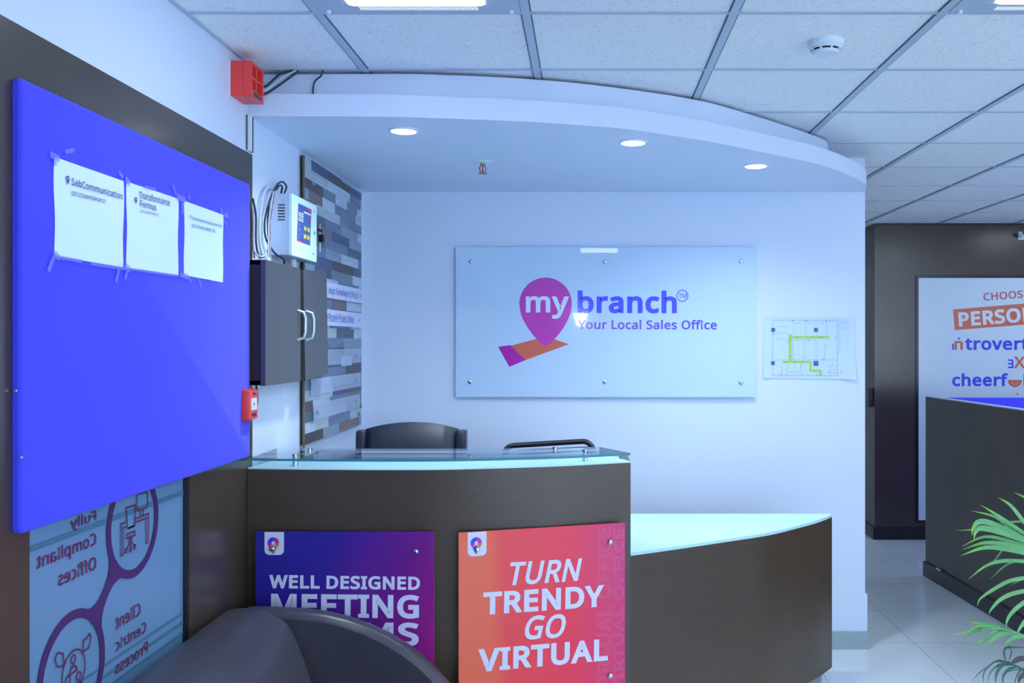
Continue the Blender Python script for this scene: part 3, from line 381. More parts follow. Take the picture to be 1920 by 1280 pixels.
# ---------------------------------------------------------------- the shared materials
M = {}
M['wall'] = mat('wall_paint', (0.70, 0.79, 0.95), 0.55, var=0.02, scale=(3, 3, 3), bump=0.05, bscale=220)
M['tile'] = mat('ceiling_tile', (0.92, 0.94, 0.96), 0.9, var=0.05, scale=(60, 60, 60), bump=0.5, bscale=260, detail=6)
_nt = M['tile'].node_tree; _N = _nt.nodes; _L = _nt.links; _p = _N['Principled BSDF']      # pits and worm marks of mineral tiles
_tc = _N.new('ShaderNodeTexCoord'); _src = _p.inputs['Base Color'].links[0].from_socket
for _sc, _lo, _hi, _k in (((150, 150, 150), 0.62, 0.68, 0.55), ((26, 60, 30), 0.69, 0.73, 0.4)):
    _mp = _N.new('ShaderNodeMapping'); _mp.inputs['Scale'].default_value = _sc; _nz = _N.new('ShaderNodeTexNoise'); _nz.inputs['Scale'].default_value = 1; _nz.inputs['Detail'].default_value = 3
    _mr = _N.new('ShaderNodeMapRange'); _mr.inputs[1].default_value = _lo; _mr.inputs[2].default_value = _hi; _mr.inputs[4].default_value = _k
    _mx = _N.new('ShaderNodeMix'); _mx.data_type = 'RGBA'; _mx.inputs['B'].default_value = (0.30, 0.36, 0.42, 1)
    _L.new(_tc.outputs['Object'], _mp.inputs[0]); _L.new(_mp.outputs[0], _nz.inputs['Vector']); _L.new(_nz.outputs[0], _mr.inputs[0]); _L.new(_mr.outputs[0], _mx.inputs['Factor']); _L.new(_src, _mx.inputs['A']); _src = _mx.outputs['Result']
_L.new(_src, _p.inputs['Base Color'])
M['tbar'] = mat('grid_metal', (0.48, 0.58, 0.68), 0.5, var=0.04)
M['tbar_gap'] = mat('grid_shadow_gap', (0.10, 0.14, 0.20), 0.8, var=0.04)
M['dark'] = mat('dark_laminate', (0.086, 0.057, 0.038), 0.32, var=0.25, scale=(9, 9, 150), bump=0.04, spec=0.5)
M['darkv'] = mat('dark_laminate_wall', (0.068, 0.049, 0.036), 0.25, var=0.12, scale=(5, 5, 3), spec=0.55, bump=0.06, bscale=14)
M['skirt'] = mat('dark_skirting', (0.020, 0.018, 0.022), 0.25, var=0.1)
M['white'] = mat('white_laminate', (0.58, 0.88, 0.93), 0.35, var=0.02)
M['trim'] = mat('floor_tile_skirting', (0.36, 0.44, 0.47), 0.4, var=0.12, scale=(14, 14, 14))
M['white_plastic'] = mat('white_plastic', (0.75, 0.84, 0.92), 0.35, var=0.02)
M['paper'] = mat('paper', (0.80, 0.97, 0.99), 0.7, var=0.02)
M['black'] = mat('black_plastic', (0.012, 0.013, 0.017), 0.4, var=0.1)
M['cable'] = mat('black_cable', (0.02, 0.03, 0.05), 0.5, var=0.1)
M['cable_white'] = mat('white_cable', (0.55, 0.65, 0.80), 0.5, var=0.05)
M['cable_red'] = mat('red_cable', (0.45, 0.04, 0.05), 0.5, var=0.3, scale=(160, 160, 110), col2=(0.62, 0.70, 0.85))
M['steel'] = mat('brushed_steel', (0.60, 0.65, 0.70), 0.25, metal=1.0, var=0.08, scale=(40, 40, 40))
M['lamp'] = lamp_mat('lamp_diffuser', PANEL_W)
M['spot'] = lamp_mat('downlight_glow', 12.0)
def thin_glass(name, tint):
    m = bpy.data.materials.new(name); m.use_nodes = True; nt = m.node_tree; N = nt.nodes; L = nt.links
    N.remove(N['Principled BSDF'])
    tr = N.new('ShaderNodeBsdfTransparent'); tr.inputs[0].default_value = (*tint, 1)
    gl = N.new('ShaderNodeBsdfGlossy'); gl.inputs['Roughness'].default_value = 0.02
    fr = N.new('ShaderNodeFresnel'); fr.inputs[0].default_value = 1.45; mx = N.new('ShaderNodeMixShader')
    L.new(fr.outputs[0], mx.inputs[0]); L.new(tr.outputs[0], mx.inputs[1]); L.new(gl.outputs[0], mx.inputs[2]); L.new(mx.outputs[0], N['Material Output'].inputs[0])
    return m
M['glass'] = thin_glass('clear_glass', (0.93, 0.985, 0.985))
M['glass_edge'] = mat('green_glass_edge', (0.03, 0.30, 0.36), 0.1, var=0.05)

DW = 1.17                     # left wall, metres left of the camera
YB = 4.863                    # back wall
HC = EYE + 0.952              # ceiling height
XL, XR, Y0, Y1 = -DW, 5.6, -4.6, 12.0

# floor: large pale tiles with thin joints
fm = bpy.data.materials.new('floor_tiles'); fm.use_nodes = True
nt = fm.node_tree; N = nt.nodes; L = nt.links; p = N['Principled BSDF']
tc = N.new('ShaderNodeTexCoord'); mp = N.new('ShaderNodeMapping'); mp.inputs['Location'].default_value = (-1.735, -4.96, 0)
bk = N.new('ShaderNodeTexBrick'); bk.offset = 0; bk.inputs['Scale'].default_value = 1.0
bk.inputs['Brick Width'].default_value = 0.6; bk.inputs['Row Height'].default_value = 0.6; bk.inputs['Mortar Size'].default_value = 0.0022; bk.inputs['Mortar Smooth'].default_value = 0.1
bk.inputs['Color1'].default_value = (0.80, 0.86, 0.90, 1); bk.inputs['Color2'].default_value = (0.83, 0.88, 0.92, 1); bk.inputs['Mortar'].default_value = (0.42, 0.48, 0.54, 1)
nz = N.new('ShaderNodeTexNoise'); nz.inputs['Scale'].default_value = 5; nz.inputs['Detail'].default_value = 8
mx = N.new('ShaderNodeMix'); mx.data_type = 'RGBA'; mx.blend_type = 'MULTIPLY'; mx.inputs['Factor'].default_value = 0.12
L.new(tc.outputs['Object'], mp.inputs[0]); L.new(mp.outputs[0], bk.inputs['Vector']); L.new(tc.outputs['Object'], nz.inputs['Vector'])
L.new(bk.outputs['Color'], mx.inputs['A']); L.new(nz.outputs[0], mx.inputs['B']); L.new(mx.outputs['Result'], p.inputs['Base Color'])
p.inputs['Roughness'].default_value = 0.22
struct('floor', B().box((XL - 0.2, Y0, -0.1), (XR, Y1, 0)), fm)

# ceiling tiles and the grid that holds them
GX = [-0.782 + 0.604 * k for k in range(0, 11)]
GY = [3.275 + 0.605 * k for k in range(-13, 15)]
GY[12] = 2.71; GY[11] = 2.105
struct('ceiling', B().box((XL - 0.2, Y0, HC + 0.004), (XR, Y1, HC + 0.1)), M['tile'])
g = B()
for x in GX: g.box((x - 0.0125, Y0, HC - 0.001), (x + 0.0125, Y1, HC + 0.006))
for y in GY: g.box((XL, y - 0.009, HC), (XR, y + 0.009, HC + 0.006))
g.box((XL, Y0, HC - 0.001), (XL + 0.014, 3.2, HC + 0.006))
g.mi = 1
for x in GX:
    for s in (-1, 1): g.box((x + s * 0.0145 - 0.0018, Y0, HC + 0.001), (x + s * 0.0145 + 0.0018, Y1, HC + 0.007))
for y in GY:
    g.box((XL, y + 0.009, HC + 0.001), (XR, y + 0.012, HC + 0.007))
struct('trim_1', g, [M['tbar'], M['tbar_gap']])

# left wall: white paint over the recess and above the dark partition
struct('wall_left', B().box((XL - 0.15, 3.262, 0), (XL, YB + 0.12, HC + 0.004)).box((XL - 0.15, Y0, 2.252), (XL, 3.262, HC + 0.004)), M['wall'])
# dark partition with a film-covered window below the notice board
WY0, WY1, WZ0, WZ1 = 1.957, 2.745, 0.42, 1.60
w = B()
w.box((XL - 0.10, Y0, 0), (XL, WY0, 2.252)); w.box((XL - 0.10, WY1, 0), (XL, 3.262, 2.252))
w.box((XL - 0.10, WY0, 0), (XL, WY1, WZ0)); w.box((XL - 0.10, WY0, WZ1), (XL, WY1, 2.252))
struct('wall_partition', w, M['darkv'])
# back wall behind the desk, with its tile skirting and a thicker foot at the free end
XE = 1.4478
struct('wall_back', B().box((XL - 0.15, YB, 0), (XE, YB + 0.14, HC + 0.004)).box((XE - 0.01, YB + 0.004, 0.09), (XE + 0.013, YB + 0.136, 0.286)), M['wall'])
struct('baseboard_back', B().box((XL, YB - 0.012, 0), (XE + 0.014, YB, 0.093)).box((XE, YB, 0), (XE + 0.014, YB + 0.15, 0.093)), M['trim'])
# rest of the office
struct('wall_rear', B().box((XL - 0.2, Y0 - 0.1, 0), (XR, Y0, HC)), M['wall'])
struct('wall_right', B().box((XR, Y0, 0), (XR + 0.1, Y1, HC)), M['wall'])
M['fill_glow'] = lamp_mat('fill_pane', FILL_W, (0.70, 0.84, 1.0))
def fill_window(k_, m_):                                # added fill light outside the picture: a glowing pane shaped as a framed window
    V = lambda x, y, z: m_ @ Vector((x, y, z))
    b = B().box((-0.6, 0.75, 0.002), (0.6, 2.25, 0.006), m_)
    wn = struct('window_%d' % k_, b, M['fill_glow'])  # added glowing pane, no known opening of the room
    fb = B()
    for x_ in (-0.62, -0.02, 0.58): fb.box((x_, 0.75, 0.008), (x_ + 0.04, 2.25, 0.03), m_)
    for z_ in (0.72, 2.22): fb.box((-0.62, z_, 0.008), (0.62, z_ + 0.04, 0.03), m_)
    struct('window_frame', fb, M['white_plastic'], parent=wn)
for k_, x_ in enumerate((3.4, 4.8)): fill_window(k_ + 2, frame((x_, Y0, 0), (-1, 0, 0), (0, 0, 1)))
for k_, y_ in enumerate((-3.6, -1.8)): fill_window(k_ + 4, frame((XR, y_, 0), (0, -1, 0), (0, 0, 1)))
YF, XF = 7.55, 2.325
struct('wall_far', B().box((XF, YF, 0), (XR, YF + 1.9, HC - 0.004)), M['darkv'])
struct('baseboard_far', B().box((XF - 0.014, YF - 0.014, 0), (XR, YF, 0.1)).box((XF - 0.014, YF, 0), (XF, YF + 1.9, 0.1)), M['skirt'], bevel=0.003)

# curved soffit over the desk, and the set-back bulkhead above it
SOF = [(-1.17, 3.222), (-1.149, 3.223), (-.739, 3.231), (-.551, 3.249), (-.236, 3.30), (-.002, 3.366), (.1756, 3.437), (.503, 3.655), (.7275, 3.846), (.892, 3.985), (.99, 4.075), (1.130, 4.235), (1.30, 4.48), (1.393, 4.66), (1.4478, 4.863)]
BUL = [(-1.17, 3.30), (-.952, 3.298), (-.754, 3.295), (-.559, 3.30), (-.241, 3.352), (.037, 3.442), (.398, 3.63), (.626, 3.83), (1.015, 4.25), (1.157, 4.48), (1.21, 4.863)]
ZS, ZT = EYE + 0.778, EYE + 0.855
sc_ = [(q.x, q.y) for q in catmull([(*q, 0) for q in SOF], 5)]
bc_ = [(q.x, q.y) for q in catmull([(*q, 0) for q in BUL], 5)]
struct('ceiling_soffit', B().prism(sc_ + [(XL, YB)], ZS, ZT), M['wall'], smooth=35)
struct('ceiling_bulkhead', B().prism(bc_ + [(XL, YB)], ZT, HC - 0.008), M['wall'], smooth=35)

# ---------------------------------------------------------------- ceiling lights: square panels lying in the grid
def ceiling_light(cx, cy, label, seen=False, ay=0.2265):
    t = thing('ceiling_light', label, 'ceiling light', (cx, cy, HC), group='square ceiling lights' if seen else 'square ceiling lights outside the picture')
    h = 0.288
    b = B(); z = -0.003
    ax = 0.192
    b.box((-h, -h, z), (h, -ay, 0.003)); b.box((-h, ay, z), (h, h, 0.003)); b.box((-h, -ay, z), (-ax, ay, 0.003)); b.box((ax, -ay, z), (h, ay, 0.003))
    part(t, 'frame', b, M['tbar'], local=True, bevel=0.001)
    if seen:
        v = B(); n = 52
        for i in range(n):
            x = -0.166 + 0.332 * i / (n - 1)
            v.flat([(x - 0.0024, 0.238), (x + 0.0012, 0.238), (x + 0.0024, 0.266), (x - 0.0012, 0.266)], -0.0034)
        part(t, 'vent', v, M['glow'], local=True, label='bright perforated strip')
        for s in (-1, 1):
            part(t, 'latch', B().lathe([(0.006, -0.012), (0.007, -0.003)], Matrix.Translation((s * 0.262, h - 0.016, 0)), 12), M['white_plastic'], local=True)
    d = B().loft([[Vector((x, y, z_)) for x, y in rrect(-ax, ax, -ay, ay, 0.02)] for z_ in (0.002, -0.006)])
    part(t, 'diffuser', d, M['lamp'], local=True, label='glowing white diffuser')
    return t
M['glow'] = lamp_mat('lit_perforation', 1.0)
def cell(i, j): return ((GX[i] + GX[i + 1]) / 2, (GY[j] + GY[j + 1]) / 2)
j0 = 11      # the row whose far edge is the first cross bar in the picture
ceiling_light(*cell(0, j0), 'square ceiling light at the top of the picture, left of the smoke detector', True)
ceiling_light(*cell(3, j0), 'square ceiling light at the top right corner of the picture', True, 0.212)
for i, j in ((1, 7), (5, 7), (8, 7), (4, 9), (6, 13), (6, 15), (8, 11), (6, 16), (5, 14), (5, 3), (8, 3), (6, 11), (7, 14), (7, 18), (9, 16), (3, 20), (1, 23)):  # unseen lights added for fill; the first is read from the sign's reflection
    ceiling_light(*cell(i, j), 'unseen square ceiling light added outside the picture to light the room')
# unseen tapered lamp added on the rear wall to make the sign's bright reflection
t = thing('reflection_lamp', 'small tapered lamp added unseen for its bright reflection in the white sign', 'wall lamp', (-0.10, Y0, 1.93))
part(t, 'backplate', B().box((-0.05, 0, -0.06), (0.05, 0.012, 0.06)), M['white_plastic'], local=True)
part(t, 'lamp_shade', B().loft([[Vector((sx * w_, 0.012 + sy * w_ * 0.9, z)) for sx, sy in ((-1, 0), (1, 0), (1, 1), (-1, 1))] for w_, z in ((0.055, -0.1), (0.115, 0.1))]), lamp_mat('reflection_lamp_glow', 16.0), local=True)

# ---------------------------------------------------------------- downlights, sprinkler, smoke detectors
for k, (px, py, lab) in enumerate(((757, 244, 'round recessed downlight at the left of the curved soffit'), (1187, 266, 'round recessed downlight in the middle of the curved soffit'), (1417, 310, 'round recessed downlight at the right end of the curved soffit'))):
    q = on_z(px, py, ZS)
    t = thing('downlight', lab, 'downlight', (q.x, q.y, ZS), group='downlights in the curved soffit')
    part(t, 'trim_ring', B().lathe([(0.056, 0.0), (0.056, -0.003), (0.047, -0.006), (0.046, 0.0)], n=32), M['white_plastic'], local=True, smooth=40)
    part(t, 'lens', B().lathe([(0.0455, -0.0005), (0.044, -0.007), (0.03, -0.010)], n=32), M['spot'], local=True, label='glowing white lens')
    l = bpy.data.lights.new('downlight_lamp', 'SPOT'); l.energy = SPOT_W; l.color = LAMP; l.spot_size = math.radians(150); l.spot_blend = 0.9; l.shadow_soft_size = 0.045
    o = bpy.data.objects.new('lamp', l); COL.objects.link(o); o.parent = t; o.location = (0, 0, -0.02)
q = on_z(905, 303, ZS)
t = thing('sprinkler', 'small brass fire sprinkler hanging from the white soffit', 'sprinkler', (q.x, q.y, ZS))
part(t, 'rosette', B().lathe([(0.040, 0), (0.040, -0.002), (0.02, -0.006), (0.012, -0.007)], n=24), M['white_plastic'], local=True, smooth=40)
brass = mat('dull_brass', (0.35, 0.27, 0.16), 0.35, metal=0.9, var=0.2)
b = B(); b.lathe([(0.010, -0.004), (0.010, -0.018)], n=12)
for s in (-1, 1): b.tube([(s * 0.008, 0, -0.016), (s * 0.014, 0, -0.028), (s * 0.011, 0, -0.042), (0, 0, -0.05)], 0.0028, 6)
part(t, 'frame', b, brass, local=True, smooth=40)
part(t, 'bulb', B().cyl((0, 0, -0.018), (0, 0, -0.046), 0.003, 8), mat('red_bulb', (0.5, 0.05, 0.03), 0.2), local=True)
b = B().lathe([(0.020, -0.050), (0.020, -0.0525)], n=20)
part(t, 'deflector', b, brass, local=True)
def detector(px, py, lab):
    q = on_z(px, py, HC)
    t = thing('smoke_detector', lab, 'smoke detector', (q.x, q.y, HC))
    part(t, 'base', B().lathe([(0.056, 0.004), (0.056, -0.014), (0.050, -0.018)], n=36), M['white_plastic'], local=True, smooth=40)
    part(t, 'vent', B().lathe([(0.040, -0.016), (0.040, -0.032)], n=36), M['black'], local=True, smooth=40)
    b = B().lathe([(0.043, -0.030), (0.038, -0.038), (0.02, -0.041)], n=36)
    for k in range(8):
        a = 2 * PI * k / 8 + 0.2
        b.box((-0.004, -0.004, -0.032), (0.004, 0.003, -0.016), Matrix.Rotation(a, 4, 'Z') @ Matrix.Translation((0.041, 0, 0)))
    b.lathe([(0.050, -0.015), (0.0505, -0.024), (0.046, -0.025), (0.043, -0.018)], n=36)
    part(t, 'cap', b, M['white_plastic'], local=True, smooth=40)
detector(1548, 79, 'round white smoke detector on a ceiling tile at the right')
# ---------------------------------------------------------------- left: window film, notice board, papers
FL = frame((-DW, 0, 0), (0, 1, 0), (0, 0, 1))          # frames of the left wall: x = along, y = up, z = out of the wall
def LW(d): return frame((-DW + d, 0, 0), (0, 1, 0), (0, 0, 1))
film = bpy.data.materials.new('frosted_film'); film.use_nodes = True
nt = film.node_tree; pn = nt.nodes['Principled BSDF']; pn.inputs['Base Color'].default_value = (0.26, 0.47, 0.66, 1); pn.inputs['Roughness'].default_value = 0.2
nz = nt.nodes.new('ShaderNodeTexNoise'); nz.inputs['Scale'].default_value = 2.5; nz.inputs['Detail'].default_value = 3
cr = nt.nodes.new('ShaderNodeMix'); cr.data_type = 'RGBA'; cr.inputs['A'].default_value = (0.12, 0.27, 0.46, 1); cr.inputs['B'].default_value = (0.20, 0.32, 0.50, 1)
tc = nt.nodes.new('ShaderNodeTexCoord'); nt.links.new(tc.outputs['Object'], nz.inputs['Vector']); nt.links.new(nz.outputs[0], cr.inputs['Factor']); nt.links.new(cr.outputs['Result'], pn.inputs['Base Color'])
w1 = struct('window_1', B().box((XL - 0.022, WY0, WZ0), (XL - 0.014, WY1, WZ1)), film)
fr = B(); e = 0.012
fr.box((XL - 0.03, WY0, WZ0), (XL - 0.002, WY0 + e * 0.4, WZ1)); fr.box((XL - 0.03, WY1 - e, WZ0), (XL - 0.002, WY1, WZ1)); fr.box((XL - 0.03, WY0, WZ0), (XL - 0.002, WY1, WZ0 + e))
struct('window_frame', fr, M['skirt'], parent=w1)
GF = LW(-0.0125)
maroon = mat('maroon_print', (0.16, 0.02, 0.10), 0.3, var=0.05)
purple_print = mat('dark_purple_print', (0.075, 0.025, 0.13), 0.3, var=0.05)
tintband = mat('sea_green_film_stripe', (0.075, 0.20, 0.30), 0.25, var=0.05)
WC1, R1 = (2.433, EYE - 0.4755), 0.139
WC2, R2 = (2.145, EYE - 0.76), 0.142
def fl(b): return [GF @ v for v in b.v]
def film_part(name, b, m_, lab=None):
    b.v = fl(b); o = struct(name, b, m_, parent=w1)
    if lab: o['label'] = lab
b = B()
for z0, z1 in ((1.205, 1.222), (1.152, 1.165), (0.803, 0.810), (0.775, 0.784), (0.745, 0.752)): b.add([(WY0, z0, 0), (WY1 - 0.012, z0, 0), (WY1 - 0.012, z1, 0), (WY0, z1, 0)], [(0, 1, 2, 3)])
film_part('film_stripes', b, tintband, 'thin sea-green stripes across the film')
b = B(); z = 0.0012
b.disc(WC1, R1, z, 56, R1 - 0.022); b.disc(WC2, R2, z, 56, R2 - 0.022); z += 0.0003
d = (Vector(WC2) - Vector(WC1)); L_ = d.length; d.normalize(); q = Vector((-d.y, d.x))
def bridge(t, w_): c = Vector(WC1) + d * t; return (c - q * w_, c + q * w_)
prof = [(R1 - 0.014, 0.052), (R1 + 0.006, 0.030), (R1 + 0.03, 0.018), (L_ / 2, 0.0145), (L_ - R2 - 0.03, 0.018), (L_ - R2 - 0.006, 0.030), (L_ - R2 + 0.014, 0.052)]
rows = [bridge(t, w_) for t, w_ in prof]
b.sheet([[(*r[0], z), (*r[1], z)] for r in rows])
film_part('film_rings', b, purple_print, 'dark purple rings joined by a neck')
b = B(); s = 0.0042; z = 0.0014
def RX(px, py): return hit(GF, px, py)
def strokes(zoom, org, lists, w_=s):
    for pts, cl in lists: b.line([RX(org[0] + x / zoom, org[1] + y / zoom) for x, y in pts], w_, z, cl)
strokes(5.335, (160, 880), [
    ([(405, 385), (495, 355), (492, 560), (420, 590)], True), ([(512, 250), (620, 225), (622, 350), (600, 385), (525, 410), (512, 380)], True),
    ([(350, 545), (405, 525)], False), ([(492, 495), (632, 440)], False), ([(352, 590), (410, 570)], False), ([(495, 530), (630, 478)], False),
    ([(352, 545), (352, 865), (378, 850), (378, 580)], False), ([(632, 440), (628, 725), (605, 735), (605, 490)], False),
    ([(548, 405), (545, 465)], False), ([(575, 395), (575, 455)], False),
    ([(420, 590), (490, 560)], False), ([(408, 650), (492, 615), (492, 655), (408, 690)], True), ([(440, 690), (440, 740), (405, 800)], False), ([(462, 680), (462, 735), (495, 760)], False), ([(450, 690), (452, 800)], False)])
for cx_, cy_ in ((405, 812), (452, 800), (490, 775)): b.disc(RX(160 + cx_ / 5.335, 880 + cy_ / 5.335), 0.0075, z, 12, 0.0038)
strokes(6.4, (40, 1080), [
    ([(810, 690), (835, 735), (805, 860), (740, 905), (740, 770), (775, 750)], True), ([(430, 920), (495, 930), (512, 1070), (425, 1090), (400, 990)], True)])
b.disc(RX(138, 1258), 0.050, z, 30, 0.046)
for px, py in ((137, 1236), (127, 1275), (147, 1267)):
    c = RX(px, py); b.disc(c, 0.0115, z, 16, 0.0075); b.disc((c[0], c[1] - 0.030), 0.017, z, 16, 0.0125, 0, PI); b.line([(c[0] - 0.017, c[1] - 0.030), (c[0] + 0.017, c[1] - 0.030)], 0.004, z)
film_part('film_icons', b, maroon, 'maroon line icons of a computer desk and of people')
b = B()
for s_, a, c, t_, in (('Fully', (180, 975), (132, 991), (180, 957)), ('Compliant', (180, 1022.5), (68, 1064), (180, 1000)), ('Offices', (180, 1071), (109, 1094), (180, 1047)),
                      ('Client', (263, 1154), (216, 1178), (263, 1131)), ('Centric', (273.5, 1186), (216, 1219), (273.5, 1166)), ('Process', (276.5, 1223), (216, 1263), (276.5, 1202))):
    p0, p1, tp = RX(*a), RX(*c), RX(*t_)
    zz = (p0[1] + p1[1]) / 2
    text(b, s_, (p0[0], zz), (p1[0], zz), abs(tp[1] - p0[1]), bold=16, z=0.0012, mirror=True)
film_part('film_lettering', b, maroon, 'maroon mirrored lettering')

# purple notice board
BY0, BY1, BZ0, BZ1 = 1.898, 3.19, EYE - 0.393, EYE + 0.538
fabric = mat('purple_fabric', (0.075, 0.075, 0.93), 0.85, var=0.05, scale=(4, 4, 4), bump=0.25, bscale=500, sheen=0.15, spec=0.2)
b = B(); rr = []
rings = []
for ins, d_ in ((0, 0.001), (0, 0.012), (0.003, 0.017), (0.010, 0.020)):
    rings.append([FL @ Vector((u, v, d_)) for u, v in rrect(BY0 + ins, BY1 - ins, BZ0 + ins, BZ1 - ins, 0.014)])
b.loft(rings)
t = thing('notice_board', 'large purple fabric notice board hung over the dark partition and window at left', 'notice board', (-DW, (BY0 + BY1) / 2, BZ0))
part(t, 'fabric_panel', b, fabric, smooth=30)
for px, py in ((18, 732), (40, 857)):
    q = on_x(px, py, -DW + 0.021) if px > 22 else Vector((-DW + 0.008, BY0 - 0.001, EYE - 0.10))
    part(t, 'nail', B().lathe([(0.004, 0), (0.003, 0.0025)], Matrix.Translation(q) @ Matrix.Rotation(PI / 2, 4, 'Y' if px > 22 else 'X'), 10), M['steel'])
BF = LW(0.0205)
ink = mat('navy_ink', (0.06, 0.09, 0.36), 0.6, var=0.05)
tape = bpy.data.materials.new('clear_tape'); tape.use_nodes = True
nt = tape.node_tree; pn = nt.nodes['Principled BSDF']; pn.inputs['Base Color'].default_value = (0.30, 0.32, 0.95, 1); pn.inputs['Roughness'].default_value = 0.25; pn.inputs['Alpha'].default_value = 0.6
nz = nt.nodes.new('ShaderNodeTexNoise'); nz.inputs['Scale'].default_value = 90; bp = nt.nodes.new('ShaderNodeBump'); bp.inputs['Strength'].default_value = 0.4
nt.links.new(nz.outputs[0], bp.inputs['Height']); nt.links.new(bp.outputs[0], pn.inputs['Normal'])
def pin_icon(b, m_, px, py, r, z, hole=0.4):
    c = hit(m_, px, py)
    A = [PI * (-0.16) + PI * 1.32 * k / 14 for k in range(15)]
    o = [(c[0] + r * math.cos(a), c[1] + r * math.sin(a)) for a in A]
    inn = [(c[0] + r * hole * math.cos(a), c[1] + r * hole * math.sin(a)) for a in A]
    b.sheet([[(*i_, z) for i_ in o], [(*i_, z) for i_ in inn]])
    tip = (c[0], c[1] - r * 2.0); low = (c[0], c[1] - r * hole)
    b.add([(*o[0], z), (*inn[0], z), (*low, z), (*tip, z)], [(0, 1, 2, 3)]); b.add([(*o[-1], z), (*inn[-1], z), (*low, z), (*tip, z)], [(3, 2, 1, 0)])
def notice(lab, corners, lines, pins, tapes, seed):
    TL, TR, BR, BL = [hit(BF, *c) for c in corners]
    cu = (TL[0] + BR[0]) / 2; cv = (TL[1] + BR[1]) / 2
    m = BF @ Matrix.Translation((0, 0, 0.0006))
    rd = random.Random(seed); n = 14; rows = []
    for j in range(n + 1):
        v = j / n; row = []
        for i in range(n + 1):
            u = i / n
            x = (TL[0] * (1 - u) + TR[0] * u) * (1 - v) + (BL[0] * (1 - u) + BR[0] * u) * v
            y = (TL[1] * (1 - u) + TR[1] * u) * (1 - v) + (BL[1] * (1 - u) + BR[1] * u) * v
            edge = math.sin(PI * u) * math.sin(PI * v)
            side = math.sin(PI * v) * math.cos(PI * u)
            dz = 0.0012 * edge * (1 + math.sin(9 * u + seed)) + (0.004 if seed == 3 else 0.0015) * math.exp(-((u - 0.75 + 0.35 * (v - 0.5)) ** 2) / 0.006) * max(0, v - 0.35)
            row.append(m @ Vector((x - 0.004 * side * math.sin(5 * v + seed), y, dz)))
        rows.append(row)
    t = thing('paper_notice', lab, 'notice', m @ Vector((cu, cv, 0)), group='printed sheets taped to the purple board')
    part(t, 'sheet', B().sheet(rows), M['paper'], smooth=180)
    b = B()
    for s_, a, c, tp, bd, ref in lines: label_px(b, BF, s_, a, c, tp, bold=bd, ref=ref, z=0.0042)
    for px, py, r in pins: pin_icon(b, BF, px, py, r, 0.0042)
    b.v = [BF @ v for v in b.v]
    part(t, 'lettering', b, ink)
    for k, (x0, y0, x1, y1, w_) in enumerate(tapes):
        b = B().line([hit(BF, x0, y0), hit(BF, x1, y1)], w_, 0.0046 + 0.0002 * k + 0.0001 * seed); b.v = [BF @ v for v in b.v]
        part(t, 'tape', b, tape)
notice('white sheet printed SabCommunication, left of the three taped to the purple board', ((101, 293.7), (231.7, 339.5), (231, 501), (101, 479.5)),
       [('SabCommunication', (131, 346.5), (227, 374), (131, 333.5), 14, 714), ('GST-07CMHPS9442R1Z1', (131, 365.5), (195, 381), (131, 358), 12, 714)], [(124, 335, 0.0068)],
       [(90, 289, 108, 298, 0.014), (118, 285, 135, 281, 0.010), (100, 300, 99, 310, 0.010), (98, 478, 86, 508, 0.012), (99, 481, 150, 490, 0.008), (165, 494, 231, 504, 0.007), (219, 504, 213, 528, 0.010), (226, 333, 219, 322, 0.010), (97, 474, 106, 484, 0.014)], 1)
notice('white sheet printed Transformance Formus, middle of the three taped to the purple board', ((236.2, 340), (334.5, 372.5), (334, 516), (236.2, 502)),
       [('Transformance', (258.7, 371), (316, 386), (258.7, 358.5), 12, 714), ('Formus', (260.5, 387), (290.5, 395), (260.5, 375), 12, 714), ('GST-07AAFFT0979C1ZC', (260.5, 397.5), (295, 405.5), (260.5, 393), 8, 714)], [(252.3, 373.5, 0.0058)],
       [(232, 335, 240, 345, 0.016), (236, 503, 231, 523, 0.010), (239, 504, 330, 517, 0.006), (230, 497, 240, 506, 0.016), (268, 350, 288, 354, 0.007), (320, 346, 327, 366, 0.008), (328, 369, 344, 375, 0.016)], 2)
notice('white sheet with two small printed lines, right of the three taped to the purple board', ((344.5, 376), (419, 403), (417.5, 529.5), (344.5, 515.5)),
       [('CollwebOneBusinessSolutionsPvtLtd', (357, 411), (414, 426.5), (357, 405.5), 8, 714), ('GST-07AAECC3600C1ZD', (357.5, 425.5), (401, 436), (357.5, 419.5), 10, 714)], [(355, 405, 0.003)],
       [(350, 373, 353, 365, 0.008), (414, 402, 411, 389, 0.008), (417, 403, 425, 405, 0.014), (418, 413, 422, 424, 0.008), (334, 514, 350, 520, 0.014), (351, 519, 354, 528, 0.008), (370, 524, 374, 538, 0.008), (410, 529, 411, 536, 0.007), (338, 380, 338, 402, 0.010)], 3)

# ---------------------------------------------------------------- wood-look company board in the recess
DP = 0.02
PY0, PY1, PZ0, PZ1 = 3.80, 4.752, EYE - 0.421, EYE + 0.758
t = thing('company_board', 'tall board of mixed grey and blue wood-look planks, in the recess behind the wall cabinet', 'board', (-DW, (PY0 + PY1) / 2, PZ0))
cols = [(0.08, 0.12, 0.16), (0.25, 0.33, 0.43), (0.52, 0.62, 0.72), (0.07, 0.09, 0.20), (0.16, 0.20, 0.32), (0.085, 0.065, 0.075), (0.16, 0.24, 0.27), (0.42, 0.52, 0.56), (0.22, 0.15, 0.15)]
pm = [mat('plank_%s' % n_, c, 0.45, var=0.35, scale=(20, 6, 60), detail=5) for n_, c in zip(('slate', 'steel', 'pale', 'navy', 'blue', 'brown', 'teal', 'ash', 'rust'), cols)]
b = B(); rnd = random.Random(11)
nr = 27; hr = (PZ1 - PZ0) / nr
b.mi = 0; b.box((-DW + 0.012, PY0, PZ0), (-DW + DP - 0.0006, PY1, PZ1))
last = 0
